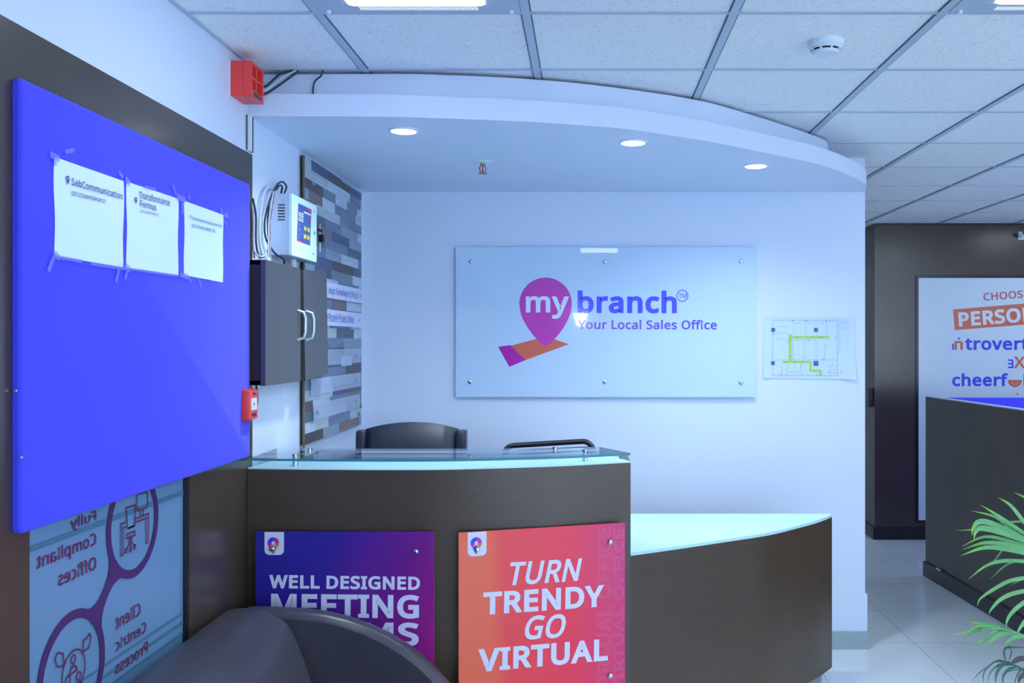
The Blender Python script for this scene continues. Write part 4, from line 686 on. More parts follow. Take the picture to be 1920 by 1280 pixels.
for r in range(nr):
    y = PY0 - rnd.random() * 0.25
    while y < PY1:
        ln = rnd.choice((0.2, 0.26, 0.32, 0.38)); a, c = max(y, PY0), min(y + ln, PY1)
        if c > a:
            k = rnd.choice([i for i in (0, 1, 1, 2, 2, 3, 4, 4, 5, 6, 7, 7, 8) if i != last]); last = k; b.mi = k
            z0 = PZ0 + r * hr
            b.add([(-DW + DP, a, z0), (-DW + DP, c, z0), (-DW + DP, c, z0 + hr), (-DW + DP, a, z0 + hr)], [(0, 1, 2, 3)])
        y += ln
part(t, 'plank_panel', b, pm)
gold = mat('gold_edge_strip', (0.22, 0.15, 0.06), 0.35, metal=0.3, var=0.3, scale=(10, 10, 40))
part(t, 'edge_strip', B().box((-DW + DP - 0.005, PY0 - 0.010, PZ0 - 0.012), (-DW + DP + 0.001, PY0 - 0.0003, PZ1)), gold, label='gold edge strip')
part(t, 'gap_shade', B().box((-DW + 0.001, PY0 + 0.002, PZ0), (-DW + 0.0115, PY0 + 0.03, PZ1)), M['skirt'])  # dark strip standing in for the shadow in the stand-off gap
PF = LW(DP + 0.0005)
part(t, 'top_rail', B().box((-DW + DP, PY0 + 0.55, PZ1 - 0.012), (-DW + DP + 0.004, PY1, PZ1 - 0.004)), M['steel'], label='bright metal top rail')
for px, py in ((671, 391), (584, 345), (583, 790), (671, 776), (674, 762)):
    q = on_x(px, py, -DW + DP)
    part(t, 'screw', B().cyl((q.x - 0.002, q.y, q.z), (q.x + 0.012, q.y, q.z), 0.008, 12), M['steel'])
acr = mat('white_acrylic', (0.72, 0.76, 0.98), 0.25, var=0.02)
clr = bpy.data.materials.new('clear_acrylic'); clr.use_nodes = True
pn = clr.node_tree.nodes['Principled BSDF']; pn.inputs['Base Color'].default_value = (0.62, 0.72, 0.92, 1); pn.inputs['Roughness'].default_value = 0.12; pn.inputs['Alpha'].default_value = 0.40
NX = -DW + DP + 0.010
NF = frame((NX, 0, 0), (0, 1, 0), (0, 0, 1))
blue_ink = mat('blue_ink', (0.09, 0.08, 0.55), 0.5, var=0.05)
def nameplate(lab, v0, v1, y0, y1, m_, s_=None, a=None, c=None, tp=None, pin=None, screws=(4.70,), tag=None):
    t = thing('name_plate', lab, 'name plate', (NX - 0.005, (y0 + y1) / 2, EYE + v0), group='name plates on the plank board')
    part(t, 'plate', B().box((NX - 0.004, y0, EYE + v0), (NX, y1, EYE + v1)), m_, bevel=0.0008)
    if s_:
        b = B(); p0, p1 = hit(NF, *a), hit(NF, *c); tt = hit(NF, *tp); zz = (p0[1] + p1[1]) / 2
        text(b, s_, (p0[0], zz), (p1[0], zz), abs(tt[1] - p0[1]), bold=6, z=0.0006); b.v = [NF @ v for v in b.v]
        part(t, 'lettering', b, blue_ink)
    if pin:
        b = B(); pin_icon(b, NF, *pin, 0.0006); b.v = [NF @ v for v in b.v]
        part(t, 'pin_logo', b, mat('crimson_print', (0.45, 0.03, 0.12), 0.4), label='small red pin mark')
    for y in screws:
        zc = EYE + (v0 + v1) / 2
        part(t, 'screw', B().cyl((NX - 0.0095, y, zc), (NX + 0.004, y, zc), 0.007, 12), M['steel'])
nameplate('white name plate lettered Technologies, upper of the two white ones beside the cabinet door', 0.192, 0.262, 3.86, 4.735, acr, 'desjet Technologies (I) Pvt Ltd', (616, 551), (671, 559), (616, 538.5), screws=(4.69,))
nameplate('white name plate lettered Private Limited with a red pin, lower of the two white ones', 0.070, 0.142, 3.86, 4.735, acr, 'PhonePe Private Limited', (616, 603.5), (663, 605), (616, 588), (613, 594, 0.011), screws=(4.66,))
nameplate('blank clear name plate, upper of three below the white ones', -0.105, -0.035, 3.86, 4.70, clr, screws=(4.62,))
nameplate('blank clear name plate, middle of three below the white ones', -0.225, -0.155, 3.86, 4.70, clr, screws=(4.62,))
nameplate('blank clear name plate, lowest of three below the white ones', -0.33, -0.262, 3.90, 4.68, clr, screws=(3.95, 4.62))

# ---------------------------------------------------------------- wall cabinet with two doors
cab = mat('grey_brown_laminate', (0.065, 0.062, 0.066), 0.32, var=0.15, scale=(30, 6, 4), spec=0.6)
cabside = mat('brown_laminate_edge', (0.040, 0.026, 0.022), 0.4, var=0.2, scale=(20, 20, 6))
XD = -1.10
CY0, CY1, CZ0, CZ1 = 3.205, 3.785, EYE - 0.15, EYE + 0.28
t = thing('wall_cabinet', 'small dark two-door wall cabinet under the white alarm panel', 'cabinet', (-DW, (CY0 + CY1) / 2, CZ0))
b = B(); xo = XD - 0.02
b.box((-DW + 0.0005, CY0, CZ0), (xo, CY0 + 0.016, CZ1)); b.box((-DW + 0.0005, CY1 - 0.016, CZ0), (xo, CY1, CZ1)); b.box((-DW + 0.0005, CY0, CZ1 - 0.016), (xo, CY1, CZ1)); b.box((-DW + 0.0005, CY0, CZ0), (xo, CY1, CZ0 + 0.016)); b.box((-DW + 0.0005, CY0, CZ0), (-DW + 0.005, CY1, CZ1))
part(t, 'body', b, cabside)
d1 = part(t, 'door', B().box((xo + 0.002, 3.192, CZ0 - 0.002), (XD, 3.583, CZ1)), cab, bevel=0.001)
md2 = Matrix.Translation((0, 3.605, CZ1)) @ Matrix.Rotation(math.radians(3.5), 4, 'X') @ Matrix.Translation((0, -3.605, -CZ1))
d2 = part(t, 'door', B().box((xo + 0.006, 3.605, CZ0 - 0.004), (XD + 0.004, 3.925, CZ1 - 0.004), md2), cab, bevel=0.001)
for d_, px, x0 in ((d1, 558, XD), (d2, 574, XD + 0.004)):
    y = on_x(px, 600, x0).y; zt, zb = EYE + 0.118, EYE + 0.006
    part(d_, 'handle', B().tube([(x0 - 0.001, y, zt), (x0 + 0.022, y + 0.004, zt - 0.008), (x0 + 0.028, y + 0.005, zt - 0.03), (x0 + 0.028, y + 0.005, zb + 0.03), (x0 + 0.022, y + 0.004, zb + 0.008), (x0 - 0.001, y, zb)], 0.0062, 10), mat('pale_metal', (0.55, 0.66, 0.70), 0.3, metal=0.7, var=0.05), smooth=60, label='pale metal bow handle')

# ---------------------------------------------------------------- fire alarm panel
AX = -1.09
AY0, AY1, AZ0, AZ1 = 3.45, 3.763, EYE + 0.318, EYE + 0.548
alarm_body = mat('pale_grey_steel', (0.56, 0.66, 0.84), 0.4, var=0.02)
alarm_door = mat('off_white_steel', (0.66, 0.90, 0.97), 0.35, var=0.02)
t = thing('fire_alarm_box', 'white fire alarm control box with a blue keypad label, above the wall cabinet', 'alarm panel', (-DW, (AY0 + AY1) / 2, AZ0))
part(t, 'housing', B().box((-DW + 0.0005, AY0 + 0.003, AZ0 + 0.002), (AX - 0.017, AY1 - 0.003, AZ1 - 0.002)), alarm_body, bevel=0.002)
dr = part(t, 'door', B().box((AX - 0.016, AY0, AZ0), (AX, AY1, AZ1)), alarm_door, bevel=0.003)
b = B()
for k in range(6):
    z = AZ1 - 0.045 - 0.011 * k; b.box((-DW + 0.026, AY0 + 0.0015, z), (-DW + 0.052, AY0 + 0.0032, z + 0.004))
part(t, 'vent', b, M['black'], label='dark vent slots')
AF = frame((AX, 0, 0), (0, 1, 0), (0, 0, 1))
def apx(pts, z=0.0006, zoom=4.571, org=(440, 320)): return [AF @ Vector((*hit(AF, org[0] + x / zoom, org[1] + y / zoom), z)) for x, y in pts]
def aquad(b, pts, z): b.add(apx(pts, z), [(0, 1, 2, 3)])
part(dr, 'keypad', B().add(apx([(545, 278), (658, 332), (645, 642), (531, 600)]), [(0, 1, 2, 3)]), mat('keypad_blue', (0.05, 0.09, 0.36), 0.35), label='blue keypad label')
redm = mat('red_print', (0.70, 0.04, 0.07), 0.4)
def K(u, v):   # place inside the keypad label, 0..1
    a = Vector((545 + (658 - 545) * u, 278 + (332 - 278) * u)); c = Vector((531 + (645 - 531) * u, 600 + (642 - 600) * u)); r = a + (c - a) * v
    return (r.x, r.y)
def kq(b, u0, u1, v0, v1, z): aquad(b, [K(u0, v0), K(u1, v0), K(u1, v1), K(u0, v1)], z)
part(dr, 'red_print', B().add(apx([K(0.55, 0), K(1, 0), K(1, 0.13)], 0.0009), [(0, 1, 2)]), redm)
part(dr, 'red_print', B().add(apx([K(0, 0.92), K(0, 1), K(0.42, 1), K(0.2, 0.94)], 0.0009), [(0, 1, 2, 3)]), redm)
for q_ in ((0.84, 0.94, 0.26, 0.36), (0.05, 0.4, 0.34, 0.355), (0.5, 0.68, 0.64, 0.66), (0.75, 0.92, 0.64, 0.66), (0.5, 0.68, 0.86, 0.88), (0.75, 0.92, 0.86, 0.88)):
    b = B(); kq(b, *q_, 0.0013); part(dr, 'red_print', b, redm)
b = B()
kq(b, 0.42, 0.95, 0.14, 0.185, 0.0009)
for r in range(4):
    for c_ in range(2): kq(b, 0.05 + 0.2 * c_, 0.22 + 0.2 * c_, 0.22 + 0.062 * r, 0.26 + 0.062 * r, 0.0009)
for v in (0.53, 0.65, 0.7, 0.8, 0.88): kq(b, 0.12, 0.2, v, v + 0.012, 0.0009)
part(dr, 'white_print', b, M['white_plastic'])
b = B()
for v in (0.52, 0.735): kq(b, 0.48, 0.95, v, v + 0.05, 0.0009)
part(dr, 'green_print', b, mat('green_print', (0.03, 0.38, 0.12), 0.4))
yel = mat('yellow_print', (0.75, 0.62, 0.05), 0.4)
for v in (0.55, 0.765):
    for u in (0.5, 0.75):
        b = B(); kq(b, u, u + 0.17, v, v + 0.095, 0.0011); part(dr, 'button', b, yel, label='yellow button')
q = on_x(588.5, 437, AX); part(dr, 'lock', B().cyl((q.x, q.y, q.z), (q.x + 0.005, q.y, q.z), 0.007, 14), M['steel'])
for px, py in ((588, 397), (586.5, 476)):
    q = on_x(px, py, AX); part(dr, 'screw', B().cyl((q.x, q.y, q.z), (q.x + 0.002, q.y, q.z), 0.005, 12), M['steel'])
# small black lock with a hanging tag fixed to the plank board behind the panel
t = thing('lock', 'small round black lock with a pale tag, right of the alarm panel door', 'lock', on_x(600, 447, -DW + DP))
q = on_x(599.5, 447, -DW + DP)
part(t, 'lock_body', B().lathe([(0.017, 0), (0.017, 0.015), (0.010, 0.019)], Matrix.Translation(q) @ Matrix.Rotation(PI / 2, 4, 'Y'), 18), M['black'], smooth=40)
for dy in (-0.016, 0.017): part(t, 'lug', B().box((q.x, q.y + dy - 0.006, q.z + 0.028), (q.x + 0.006, q.y + dy + 0.006, q.z + 0.04)), M['black'])
part(t, 'tag', B().box((q.x + 0.0005, q.y - 0.006, q.z - 0.058), (q.x + 0.002, q.y + 0.008, q.z - 0.0175)), M['white_plastic'])
part(t, 'tag', B().box((q.x + 0.0005, q.y - 0.004, q.z + 0.019), (q.x + 0.002, q.y + 0.004, q.z + 0.062)), M['white_plastic'])

# ---------------------------------------------------------------- manual call point on the end of the board
redp = mat('red_plastic', (0.90, 0.055, 0.045), 0.35, var=0.04)
bx = -DW + 0.0205; cy0, cy1, cz0, cz1 = 3.106, 3.191, EYE - 0.265, EYE - 0.160
t = thing('call_point', 'small red fire call point at the right edge of the purple board', 'call point', (bx, (cy0 + cy1) / 2, cz0))
b = B(); rg = []
for ins, d_ in ((0, 0), (0.0, 0.014), (0.004, 0.024)): rg.append([Vector((bx + d_, u, v)) for u, v in rrect(cy0 + ins, cy1 - ins, cz0 + ins, cz1 - ins, 0.007)])
b.loft(rg); part(t, 'housing', b, redp, smooth=40)
x = bx + 0.0245
part(t, 'pane', B().box((x - 0.001, cy0 + 0.020, cz0 + 0.034), (x + 0.001, cy1 - 0.014, cz0 + 0.074)), M['white_plastic'])
dred = mat('dark_red_print', (0.10, 0.02, 0.05), 0.5)
part(t, 'mark', B().box((x - 0.0005, cy0 + 0.036, cz0 + 0.084), (x + 0.0008, cy1 - 0.026, cz0 + 0.093)), dred)
part(t, 'mark', B().box((x - 0.0005, cy0 + 0.030, cz0 + 0.012), (x + 0.0008, cy1 - 0.020, cz0 + 0.024)), dred)
part(t, 'symbol', B().box((x + 0.001, cy0 + 0.040, cz0 + 0.050), (x + 0.0016, cy0 + 0.048, cz0 + 0.058)), M['black'])

# ---------------------------------------------------------------- red sounder near the ceiling
sx, sy0, sy1, sz0, sz1 = -1.097, 3.05, 3.165, EYE + 0.803, EYE + 0.918
t = thing('alarm_sounder', 'red box-shaped fire alarm sounder high in the corner below the ceiling', 'alarm sounder', (-DW, (sy0 + sy1) / 2, sz0))
part(t, 'backplate', B().box((-DW + 0.0003, sy0 - 0.002, sz0 - 0.003), (-DW + 0.004, sy1 + 0.002, sz1)), M['white_plastic'])
part(t, 'housing', B().box((-DW + 0.004, sy0, sz0), (-DW + 0.045, sy1, sz1)), redp, bevel=0.002)
b = B(); x0, x1 = -DW + 0.0455, sx
b.box((x0, sy0 + 0.001, sz0 + 0.001), (x0 + 0.008, sy1 - 0.001, sz1 - 0.001))
b.box((x0, sy0, sz0), (x1, sy0 + 0.010, sz1)); b.box((x0, sy1 - 0.010, sz0), (x1, sy1, sz1)); b.box((x0, sy0 + 0.0101, sz1 - 0.012), (x1, sy1 - 0.0101, sz1)); b.box((x0, sy0 + 0.0101, sz0), (x1, sy1 - 0.0101, sz0 + 0.024))
b.box((x0, sy0 + 0.005, sz0 + 0.060), (x1 - 0.003, sy1 - 0.005, sz0 + 0.068)); b.box((x0, sy0 + 0.052, sz0 + 0.02), (x1 - 0.002, sy0 + 0.060, sz1 - 0.005))
part(t, 'grille', b, redp, bevel=0.001)
part(t, 'horn', B().box((x0 + 0.0085, sy0 + 0.011, sz0 + 0.026), (x0 + 0.010, sy1 - 0.011, sz1 - 0.013)), mat('dark_red_plastic', (0.30, 0.015, 0.015), 0.5))
part(t, 'mark', B().box((x1 - 0.0002, sy0 + 0.02, sz0 + 0.004), (x1 + 0.0005, sy1 - 0.02, sz0 + 0.019)), mat('brown_print', (0.12, 0.03, 0.04), 0.5))

# ---------------------------------------------------------------- cables
def cable(lab, pts, r, m_, grp=None, n=6): return solo('cable', B().tube(catmull(pts, n), r, 8), m_, lab, 'cable', grp, smooth=60)
def wl(px, py, d): return on_x(px, py, -DW + d)
cg = 'cables at the red sounder'
for k, (r, m_, off, lab) in enumerate(((0.004, 'cable', 0, 'dark cable bundle running from the red sounder up into the ceiling, lowest of three'), (0.0035, 'cable_white', 1, 'pale cable running from the red sounder up into the ceiling'), (0.004, 'cable', 2, 'dark cable running from the red sounder up into the ceiling, topmost of three'))):
    dz = 0.013 * off
    cable(lab, [(-1.12, 3.166, EYE + 0.835 + dz), (-1.10, 3.20, EYE + 0.850 + dz), (-1.08, 3.235, EYE + 0.88 + dz * 1.3), (-1.045 - 0.01 * off, 3.262, EYE + 0.918 + dz * 0.8), (-1.01 - 0.01 * off, 3.27, HC - 0.004)], r, M[m_], cg)
q = at(587, 176, 3.290); q2 = at(590, 155, 3.285); q3 = at(607, 136, 3.27)
cable('short loose grey cable hanging from the ceiling onto the soffit ledge', [(q.x, 3.285, ZT + 0.004), (q2.x, 3.282, q2.z), (q3.x - 0.01, 3.27, q3.z - 0.012), (q3.x, 3.262, HC - 0.003)], 0.003, M['cable'])
solo('cable_trunking', B().box((-DW + 0.0005, 3.205, 2.255), (-DW + 0.012, 3.228, EYE + 0.776)), M['white_plastic'], 'narrow white cable trunking at the end of the wall below the red sounder', 'trunking', bevel=0.001)
cg = 'cables beside the white trunking'
cable('thin black cable left of the white trunking', [(-DW + 0.004, 3.198, 2.256), (-DW + 0.004, 3.198, 2.30), (-DW + 0.004, 3.198, EYE + 0.777)], 0.0022, M['cable'], cg, 2)
cable('thick black cable right of the white trunking', [(-DW + 0.006, 3.240, 2.256), (-DW + 0.006, 3.240, 2.32), (-DW + 0.006, 3.240, EYE + 0.777)], 0.0055, M['cable'], cg, 2)
cg = 'cables left of the alarm panel'
cable('black cable looping over the top of the alarm panel', [wl(533, 362, 0.03), wl(537, 350, 0.035), wl(530, 341, 0.035), wl(519, 347, 0.03), wl(506, 375, 0.02), wl(497, 410, 0.016), wl(497, 440, 0.016), wl(505, 462, 0.016)], 0.0036, M['cable'], cg)
cable('second black cable inside the loop over the alarm panel', [wl(527, 362, 0.03), wl(529, 350, 0.04), wl(522, 349, 0.035), wl(513, 370, 0.025), wl(503, 400, 0.02), wl(503, 440, 0.02), wl(508, 464, 0.022), wl(518, 477, 0.03), wl(528, 483, 0.03), wl(533, 488, 0.03), wl(533, 495, 0.03)], 0.0036, M['cable'], cg)
cable('pale grey cable in the widest loop left of the alarm panel', [wl(511, 356, 0.012), wl(502, 351, 0.012), wl(493, 366, 0.012), wl(488, 400, 0.012), wl(486, 440, 0.012), wl(489, 468, 0.012), wl(495, 483, 0.012)], 0.0055, M['cable_white'], cg)
cable('red and white twisted wires beside the alarm panel', [wl(517, 357, 0.04), wl(513, 380, 0.04), wl(508, 410, 0.03), wl(507, 445, 0.03), wl(506, 482, 0.03)], 0.0036, M['cable_red'], cg)
cable('white wire beside the red wires at the alarm panel', [wl(513, 359, 0.034), wl(508, 385, 0.034), wl(504, 415, 0.026), wl(503.5, 445, 0.026), wl(503, 482, 0.026)], 0.003, M['cable_white'], cg)
cable('black cable along the edge of the purple board, above the cabinet', [wl(474, 372, 0.008), wl(478, 392, 0.008), wl(480, 410, 0.008), wl(480, 450, 0.008), wl(483, 472, 0.01), wl(490, 484, 0.02)], 0.0036, M['cable'], cg)
cable('red and white wires along the edge of the purple board, above the cabinet', [wl(474, 392, 0.006), wl(475, 420, 0.006), wl(474.5, 455, 0.006), wl(477, 484, 0.008)], 0.0034, M['cable_red'], cg)
cable('pale wire sagging between the board edge and the alarm panel', [wl(476, 470, 0.01), wl(486, 480, 0.02), wl(497, 478, 0.02), wl(503, 466, 0.02)], 0.0032, M['cable_white'], cg)
cable('black cable from the cabinet bottom to the red call point', [(-DW + 0.030, 3.215, CZ0 - 0.001), (-DW + 0.034, 3.212, CZ0 - 0.03), (-DW + 0.035, 3.211, CZ0 - 0.055), (-DW + 0.034, 3.205, CZ0 - 0.072), (-DW + 0.030, 3.193, CZ0 - 0.078)], 0.0036, M['cable'])
solo('conduit', B().cyl((-DW + 0.03, 3.62, CZ1 + 0.0005), (-DW + 0.03, 3.62, AZ0 - 0.0005), 0.012, 12), M['white_plastic'], 'short white conduit between the alarm panel and the wall cabinet', 'conduit', smooth=60)
# ---------------------------------------------------------------- reception desk: raised curved counter and a lower return
ZC = 1.166                                   # raised counter top
UC = [(-1.168, 3.209), (-.977, 3.191), (-.679, 3.178), (-.445, 3.191), (-.145, 3.26), (.0, 3.312), (.157, 3.376)]
ZW = 0.79                                    # lower worktop
LC = [(.120, 3.555), (.166, 3.58), (.330, 3.677), (.559, 3.821), (.769, 3.959), (.930, 4.112), (1.05, 4.24), (1.146, 4.37)]
uc = [(q.x, q.y) for q in catmull([(*q, 0) for q in UC], 6)]
lc = [(q.x, q.y) for q in catmull([(*q, 0) for q in LC], 6)]
def offset(c, d):                            # move a plan curve sideways (away from the visitor)
    out = []
    for i in range(len(c)):
        a = Vector(c[max(i - 1, 0)]); b_ = Vector(c[min(i + 1, len(c) - 1)]); t_ = (b_ - a).normalized()
        out.append((c[i][0] - t_.y * d, c[i][1] + t_.x * d))
    return out
def ribbon(c, d): return c + offset(c, d)[::-1]
t = thing('reception_desk', 'curved dark laminate reception desk with a raised counter and a lower white worktop at right', 'desk', (-0.3, 3.6, 0))
part(t, 'counter_front', B().prism(ribbon(uc, 0.03), 0.075, ZC - 0.004), M['dark'], smooth=35)
part(t, 'return_front', B().prism(ribbon(lc, 0.03), 0.075, ZW - 0.012), M['dark'], smooth=35)
part(t, 'end_panel', B().box((0.127, 3.40, 0.075), (0.157, 3.70, ZC - 0.004)), M['dark'])
part(t, 'counter_top', B().prism(ribbon(uc, 0.46), ZC - 0.004, ZC), M['white'], label='white counter top under the glass')
wt = lc + [(1.146, 4.392), (0.16, 4.392), (0.10, 3.98), (-.10, 3.80), (-1.165, 3.72)] + [(-1.165, 3.245)] + [(x, y) for x, y in offset(uc, 0.034)[1:-1]] + [(0.12, 3.42)]
part(t, 'worktop', B().prism(wt, ZW - 0.012, ZW), M['white'], label='white worktop')
part(t, 'kick_board', B().prism(ribbon(offset(lc, 0.05), 0.02), 0, 0.0745), M['trim'], label='pale recessed base')
part(t, 'kick_board', B().prism(ribbon(offset(uc, 0.05), 0.02), 0, 0.0745), M['trim'], label='pale recessed base')
# glass shelf on metal stand-offs
ZG = EYE - 0.4016
gl = [(-1.164, 3.209), (-.97, 3.192), (-.695, 3.18), (-.45, 3.19), (-.16, 3.245), (0.0, 3.297), (.156, 3.363)]
gfc = [(q.x, q.y) for q in catmull([(*q, 0) for q in gl], 6)]
gbk = [(0.046, 3.56), (-.35, 3.50), (-1.164, 3.50)]
gs = part(t, 'glass_shelf', B().prism(gfc + gbk, ZG - 0.008, ZG), M['glass'], label='clear glass shelf with a green edge')
part(gs, 'glass_edge', B().prism(gfc + [(x, y - 0.0015) for x, y in gfc[::-1]], ZG - 0.0078, ZG - 0.0002), M['glass_edge'], label='green front edge of the glass')
for x, y in ((-1.020, 3.262), (-0.008, 3.395), (-1.02, 3.43), (-0.12, 3.47)):
    b = B().cyl((x, y, ZC), (x, y, ZG - 0.0085), 0.011, 16); b.cyl((x, y, ZG + 0.0005), (x, y, ZG + 0.010), 0.011, 16)
    part(t, 'standoff', b, M['steel'], smooth=40)

# ---------------------------------------------------------------- the two promotional boards screwed to the desk front
white_ink = mat('white_ink', (0.80, 0.80, 0.99), 0.4, var=0.01)
q_blue = mat('logo_blue', (0.06, 0.05, 0.75), 0.4); q_pink = mat('logo_magenta', (0.62, 0.03, 0.34), 0.4); q_orange = mat('logo_orange', (0.75, 0.20, 0.08), 0.4)
def desk_board(lab, pl, pr, ztop, h, m_, tag, screws, lines, outline):
    o = Vector((pl[0], pl[1], ztop)); u = Vector((pr[0] - pl[0], pr[1] - pl[1], 0)); W = u.length
    fr_ = frame(o, u, (0, 0, 1))
    t = thing('promotional_board', lab, 'sign', m=fr_, group='printed boards on the desk front')
    part(t, 'panel', B().box((0, -h, -0.005), (W, 0, 0)), m_, local=True, bevel=0.0008)
    x0, y1 = hit(fr_, *tag[0]); x1, y0 = hit(fr_, *tag[1])
    y1 = -0.0015
    r = 0.016
    sh = [(x0, y1), (x1, y1)] + [(x1 - r + r * math.cos(-PI / 2 * k / 5), y0 + r + r * math.sin(-PI / 2 * k / 5)) for k in range(6)] + [(x0 + r + r * math.cos(-PI / 2 - PI / 2 * k / 5), y0 + r + r * math.sin(-PI / 2 - PI / 2 * k / 5)) for k in range(6)]
    tg = part(t, 'logo_tag', B().flat(sh, 0.0005), white_ink, local=True, label='white rounded logo tag')
    c = ((x0 + x1) / 2 - 0.003, y1 - 0.037); R = 0.0195; z = 0.0010
    for a0, a1, mm in ((PI / 2, PI, q_blue), (0, PI / 2, q_pink), (-0.85, 0, q_orange), (PI, PI + 0.85, q_pink)):
        b = B().disc(c, R, z, 10, 0.006, a0, a1)
        if mm is q_orange: b.add([(c[0], c[1] - 0.006, z), (c[0] + R * math.cos(-0.85), c[1] + R * math.sin(-0.85), z), (c[0], c[1] - R * 2, z)], [(0, 1, 2)])
        part(tg, 'logo_segment', b, mm, local=True)
    b = B().add([(c[0], c[1] - 0.006, z), (c[0] - R * math.cos(-0.85), c[1] + R * math.sin(-0.85), z), (c[0], c[1] - R * 2, z)], [(0, 1, 2)])
    part(tg, 'logo_segment', b, q_blue, local=True)
    for s_, a, c_, tp, kw in lines:
        part(t, 'lettering', label_px(B(), fr_, s_, a, c_, tp, z=0.0006, **kw), white_ink, local=True)
    for s_, u0, v0, v1, hh in outline:
        b = text(B(), s_, (u0, v0), (u0, v1), hh, bold=13, z=0.0005, outline=True)
        part(t, 'outline_lettering', b, mat('pale_outline', (0.80, 0.16, 0.30), 0.3), local=True, label='faint outlined lettering up the right edge')
    for px, py in screws:
        x, y = hit(fr_, px, py)
        part(t, 'screw', B().lathe([(0.0085, -0.014), (0.0085, 0.008), (0.006, 0.010)], Matrix.Translation((x, y, 0)), 16), M['steel'], local=True, smooth=40)
    return t
p1 = gradient('blue_to_magenta_print', [(0.0, (0.030, 0.022, 0.34)), (0.33, (0.040, 0.020, 0.32)), (0.66, (0.20, 0.018, 0.27)), (0.88, (0.40, 0.02, 0.26)), (1.0, (0.60, 0.02, 0.14))], 0, 0.0, 0.86, 0.25, slant=-0.42)
desk_board('purple blue board lettered WELL DESIGNED MEETING ROOMS on the desk front, behind the sofa', (-1.123, 3.158), (-0.517, 3.154), EYE - 0.6425, 0.61, p1, ((496, 993), (532.5, 1040)),
    ((780, 1033), (511, 1028), (780, 1270), (511, 1266)),
    [('WELL', (505, 1102.3), (599.5, 1103.3), (505, 1077.3), dict(bold=44)), ('DESIGNED', (612, 1103.5), (787.5, 1105.5), (612, 1078.8), dict(bold=44)), ('MEETING', (508, 1156), (785.5, 1159), (508, 1112.5), dict(bold=44)), ('ROOMS', (508, 1208), (785, 1211), (508, 1164.5), dict(bold=44))], [])
p2 = gradient('orange_to_magenta_print', [(0.0, (1.0, 0.16, 0.07)), (0.16, (1.0, 0.14, 0.07)), (0.24, (1.0, 0.06, 0.07)), (0.62, (1.0, 0.035, 0.085)), (0.88, (0.80, 0.03, 0.17)), (1.0, (0.66, 0.03, 0.22))], 0, 0.0, 0.62, 0.25, slant=0.05)
desk_board('red board lettered TURN TRENDY GO VIRTUAL on the desk front', (-0.4345, 3.152), (0.135, 3.327), EYE - 0.6452, 0.61, p2, ((877, 993), (912, 1041)),
    ((1143.7, 1015.5), (894.5, 1030), (1143.7, 1265.5), (894.5, 1285)),
    [('TURN', (949, 1097.5), (1083, 1088.5), (949, 1054.5), dict(bold=26, shear=0.2)), ('TRENDY', (905.5, 1152.5), (1131, 1136.5), (905.5, 1110.5), dict(bold=44)), ('GO', (980, 1199), (1055, 1194.5), (980, 1155), dict(bold=26, shear=0.2)), ('VIRTUAL', (897, 1259.5), (1139.5, 1237.5), (897, 1217), dict(bold=44))],
    [('VIRTUAL OFFICE', 0.543, -0.605, -0.012, 0.050), ('VIRTUAL OFFICE', 0.590, -0.605, -0.022, 0.037)])

# ---------------------------------------------------------------- white logo sign and floor plan on the back wall
YS = YB - 0.024
a, c = at(854.5, 463, YS), at(1416.8, 744.3, YS)
SFm = frame((a.x, YS, a.z), (1, 0, 0), (0, 0, 1)); SW, SH = c.x - a.x, a.z - c.z
sign_white = mat('white_acrylic_sign', (0.57, 0.74, 0.95), 0.012, var=0.01, spec=0.6)
t = thing('logo_sign', 'large glossy white sign lettered my branch on the back wall above the desk', 'sign', m=SFm)
part(t, 'panel', B().box((0, -SH, -0.010), (SW, 0, 0)), sign_white, local=True, bevel=0.001)
G = dict(rough=0.012, var=0.02, spec=0.6)
mag = mat('magenta_print', (0.62, 0.06, 0.48), **G); org = mat('orange_print', (0.72, 0.16, 0.10), **G); blu = mat('blue_print', (0.10, 0.10, 0.95), **G); wht = mat('white_print', (0.72, 0.83, 0.99), **G)
def SP(px, py): return hit(SFm, px, py)
mg2 = mat('deep_magenta_print', (0.50, 0.025, 0.42), **G)
part(t, 'ribbon', B().flat([SP(957, 648), SP(1008, 634.5), SP(1036, 634.5), SP(1067, 645), SP(985, 675)], 0.0005), org, local=True, label='orange part of the ribbon')
part(t, 'ribbon', B().flat([SP(934, 650), SP(957, 646.6), SP(985, 675), SP(955, 687.5)], 0.0006), mg2, local=True, label='magenta end of the ribbon')
cx_, cy_ = SP(1023, 569.5); R = 49.3 / F * YS
tip = SP(1023, 648.5)
ty = tip[1] - cy_
left = [(-R, 0), (-R * .955, ty * .20), (-R * .83, ty * .40), (-R * .62, ty * .62), (-R * .36, ty * .82), (-R * .12, ty * .965), (0, ty)]
outl = [(cx_ + R * math.cos(PI - PI * k / 24), cy_ + R * math.sin(PI - PI * k / 24)) for k in range(25)]
lft = [(cx_ + q.x, cy_ + q.y) for q in catmull([(*q, 0) for q in left], 4)]
rgt = [(2 * cx_ - x, y) for x, y in lft]
part(t, 'pin_logo', B().flat(outl + rgt[1:] + lft[1:-1][::-1], 0.0010), mag, local=True, label='magenta map pin')
part(t, 'lettering', label_px(B(), SFm, 'my', (986, 585.6), (1066.5, 585.6), (986, 555.5), ref=536, bold=34, z=0.0015), wht, local=True, label='white word my')
part(t, 'lettering', label_px(B(), SFm, 'branch', (1083, 586.6), (1269, 587), (1083, 555.5), ref=536, bold=44, z=0.0008), blu, local=True, label='blue word branch')
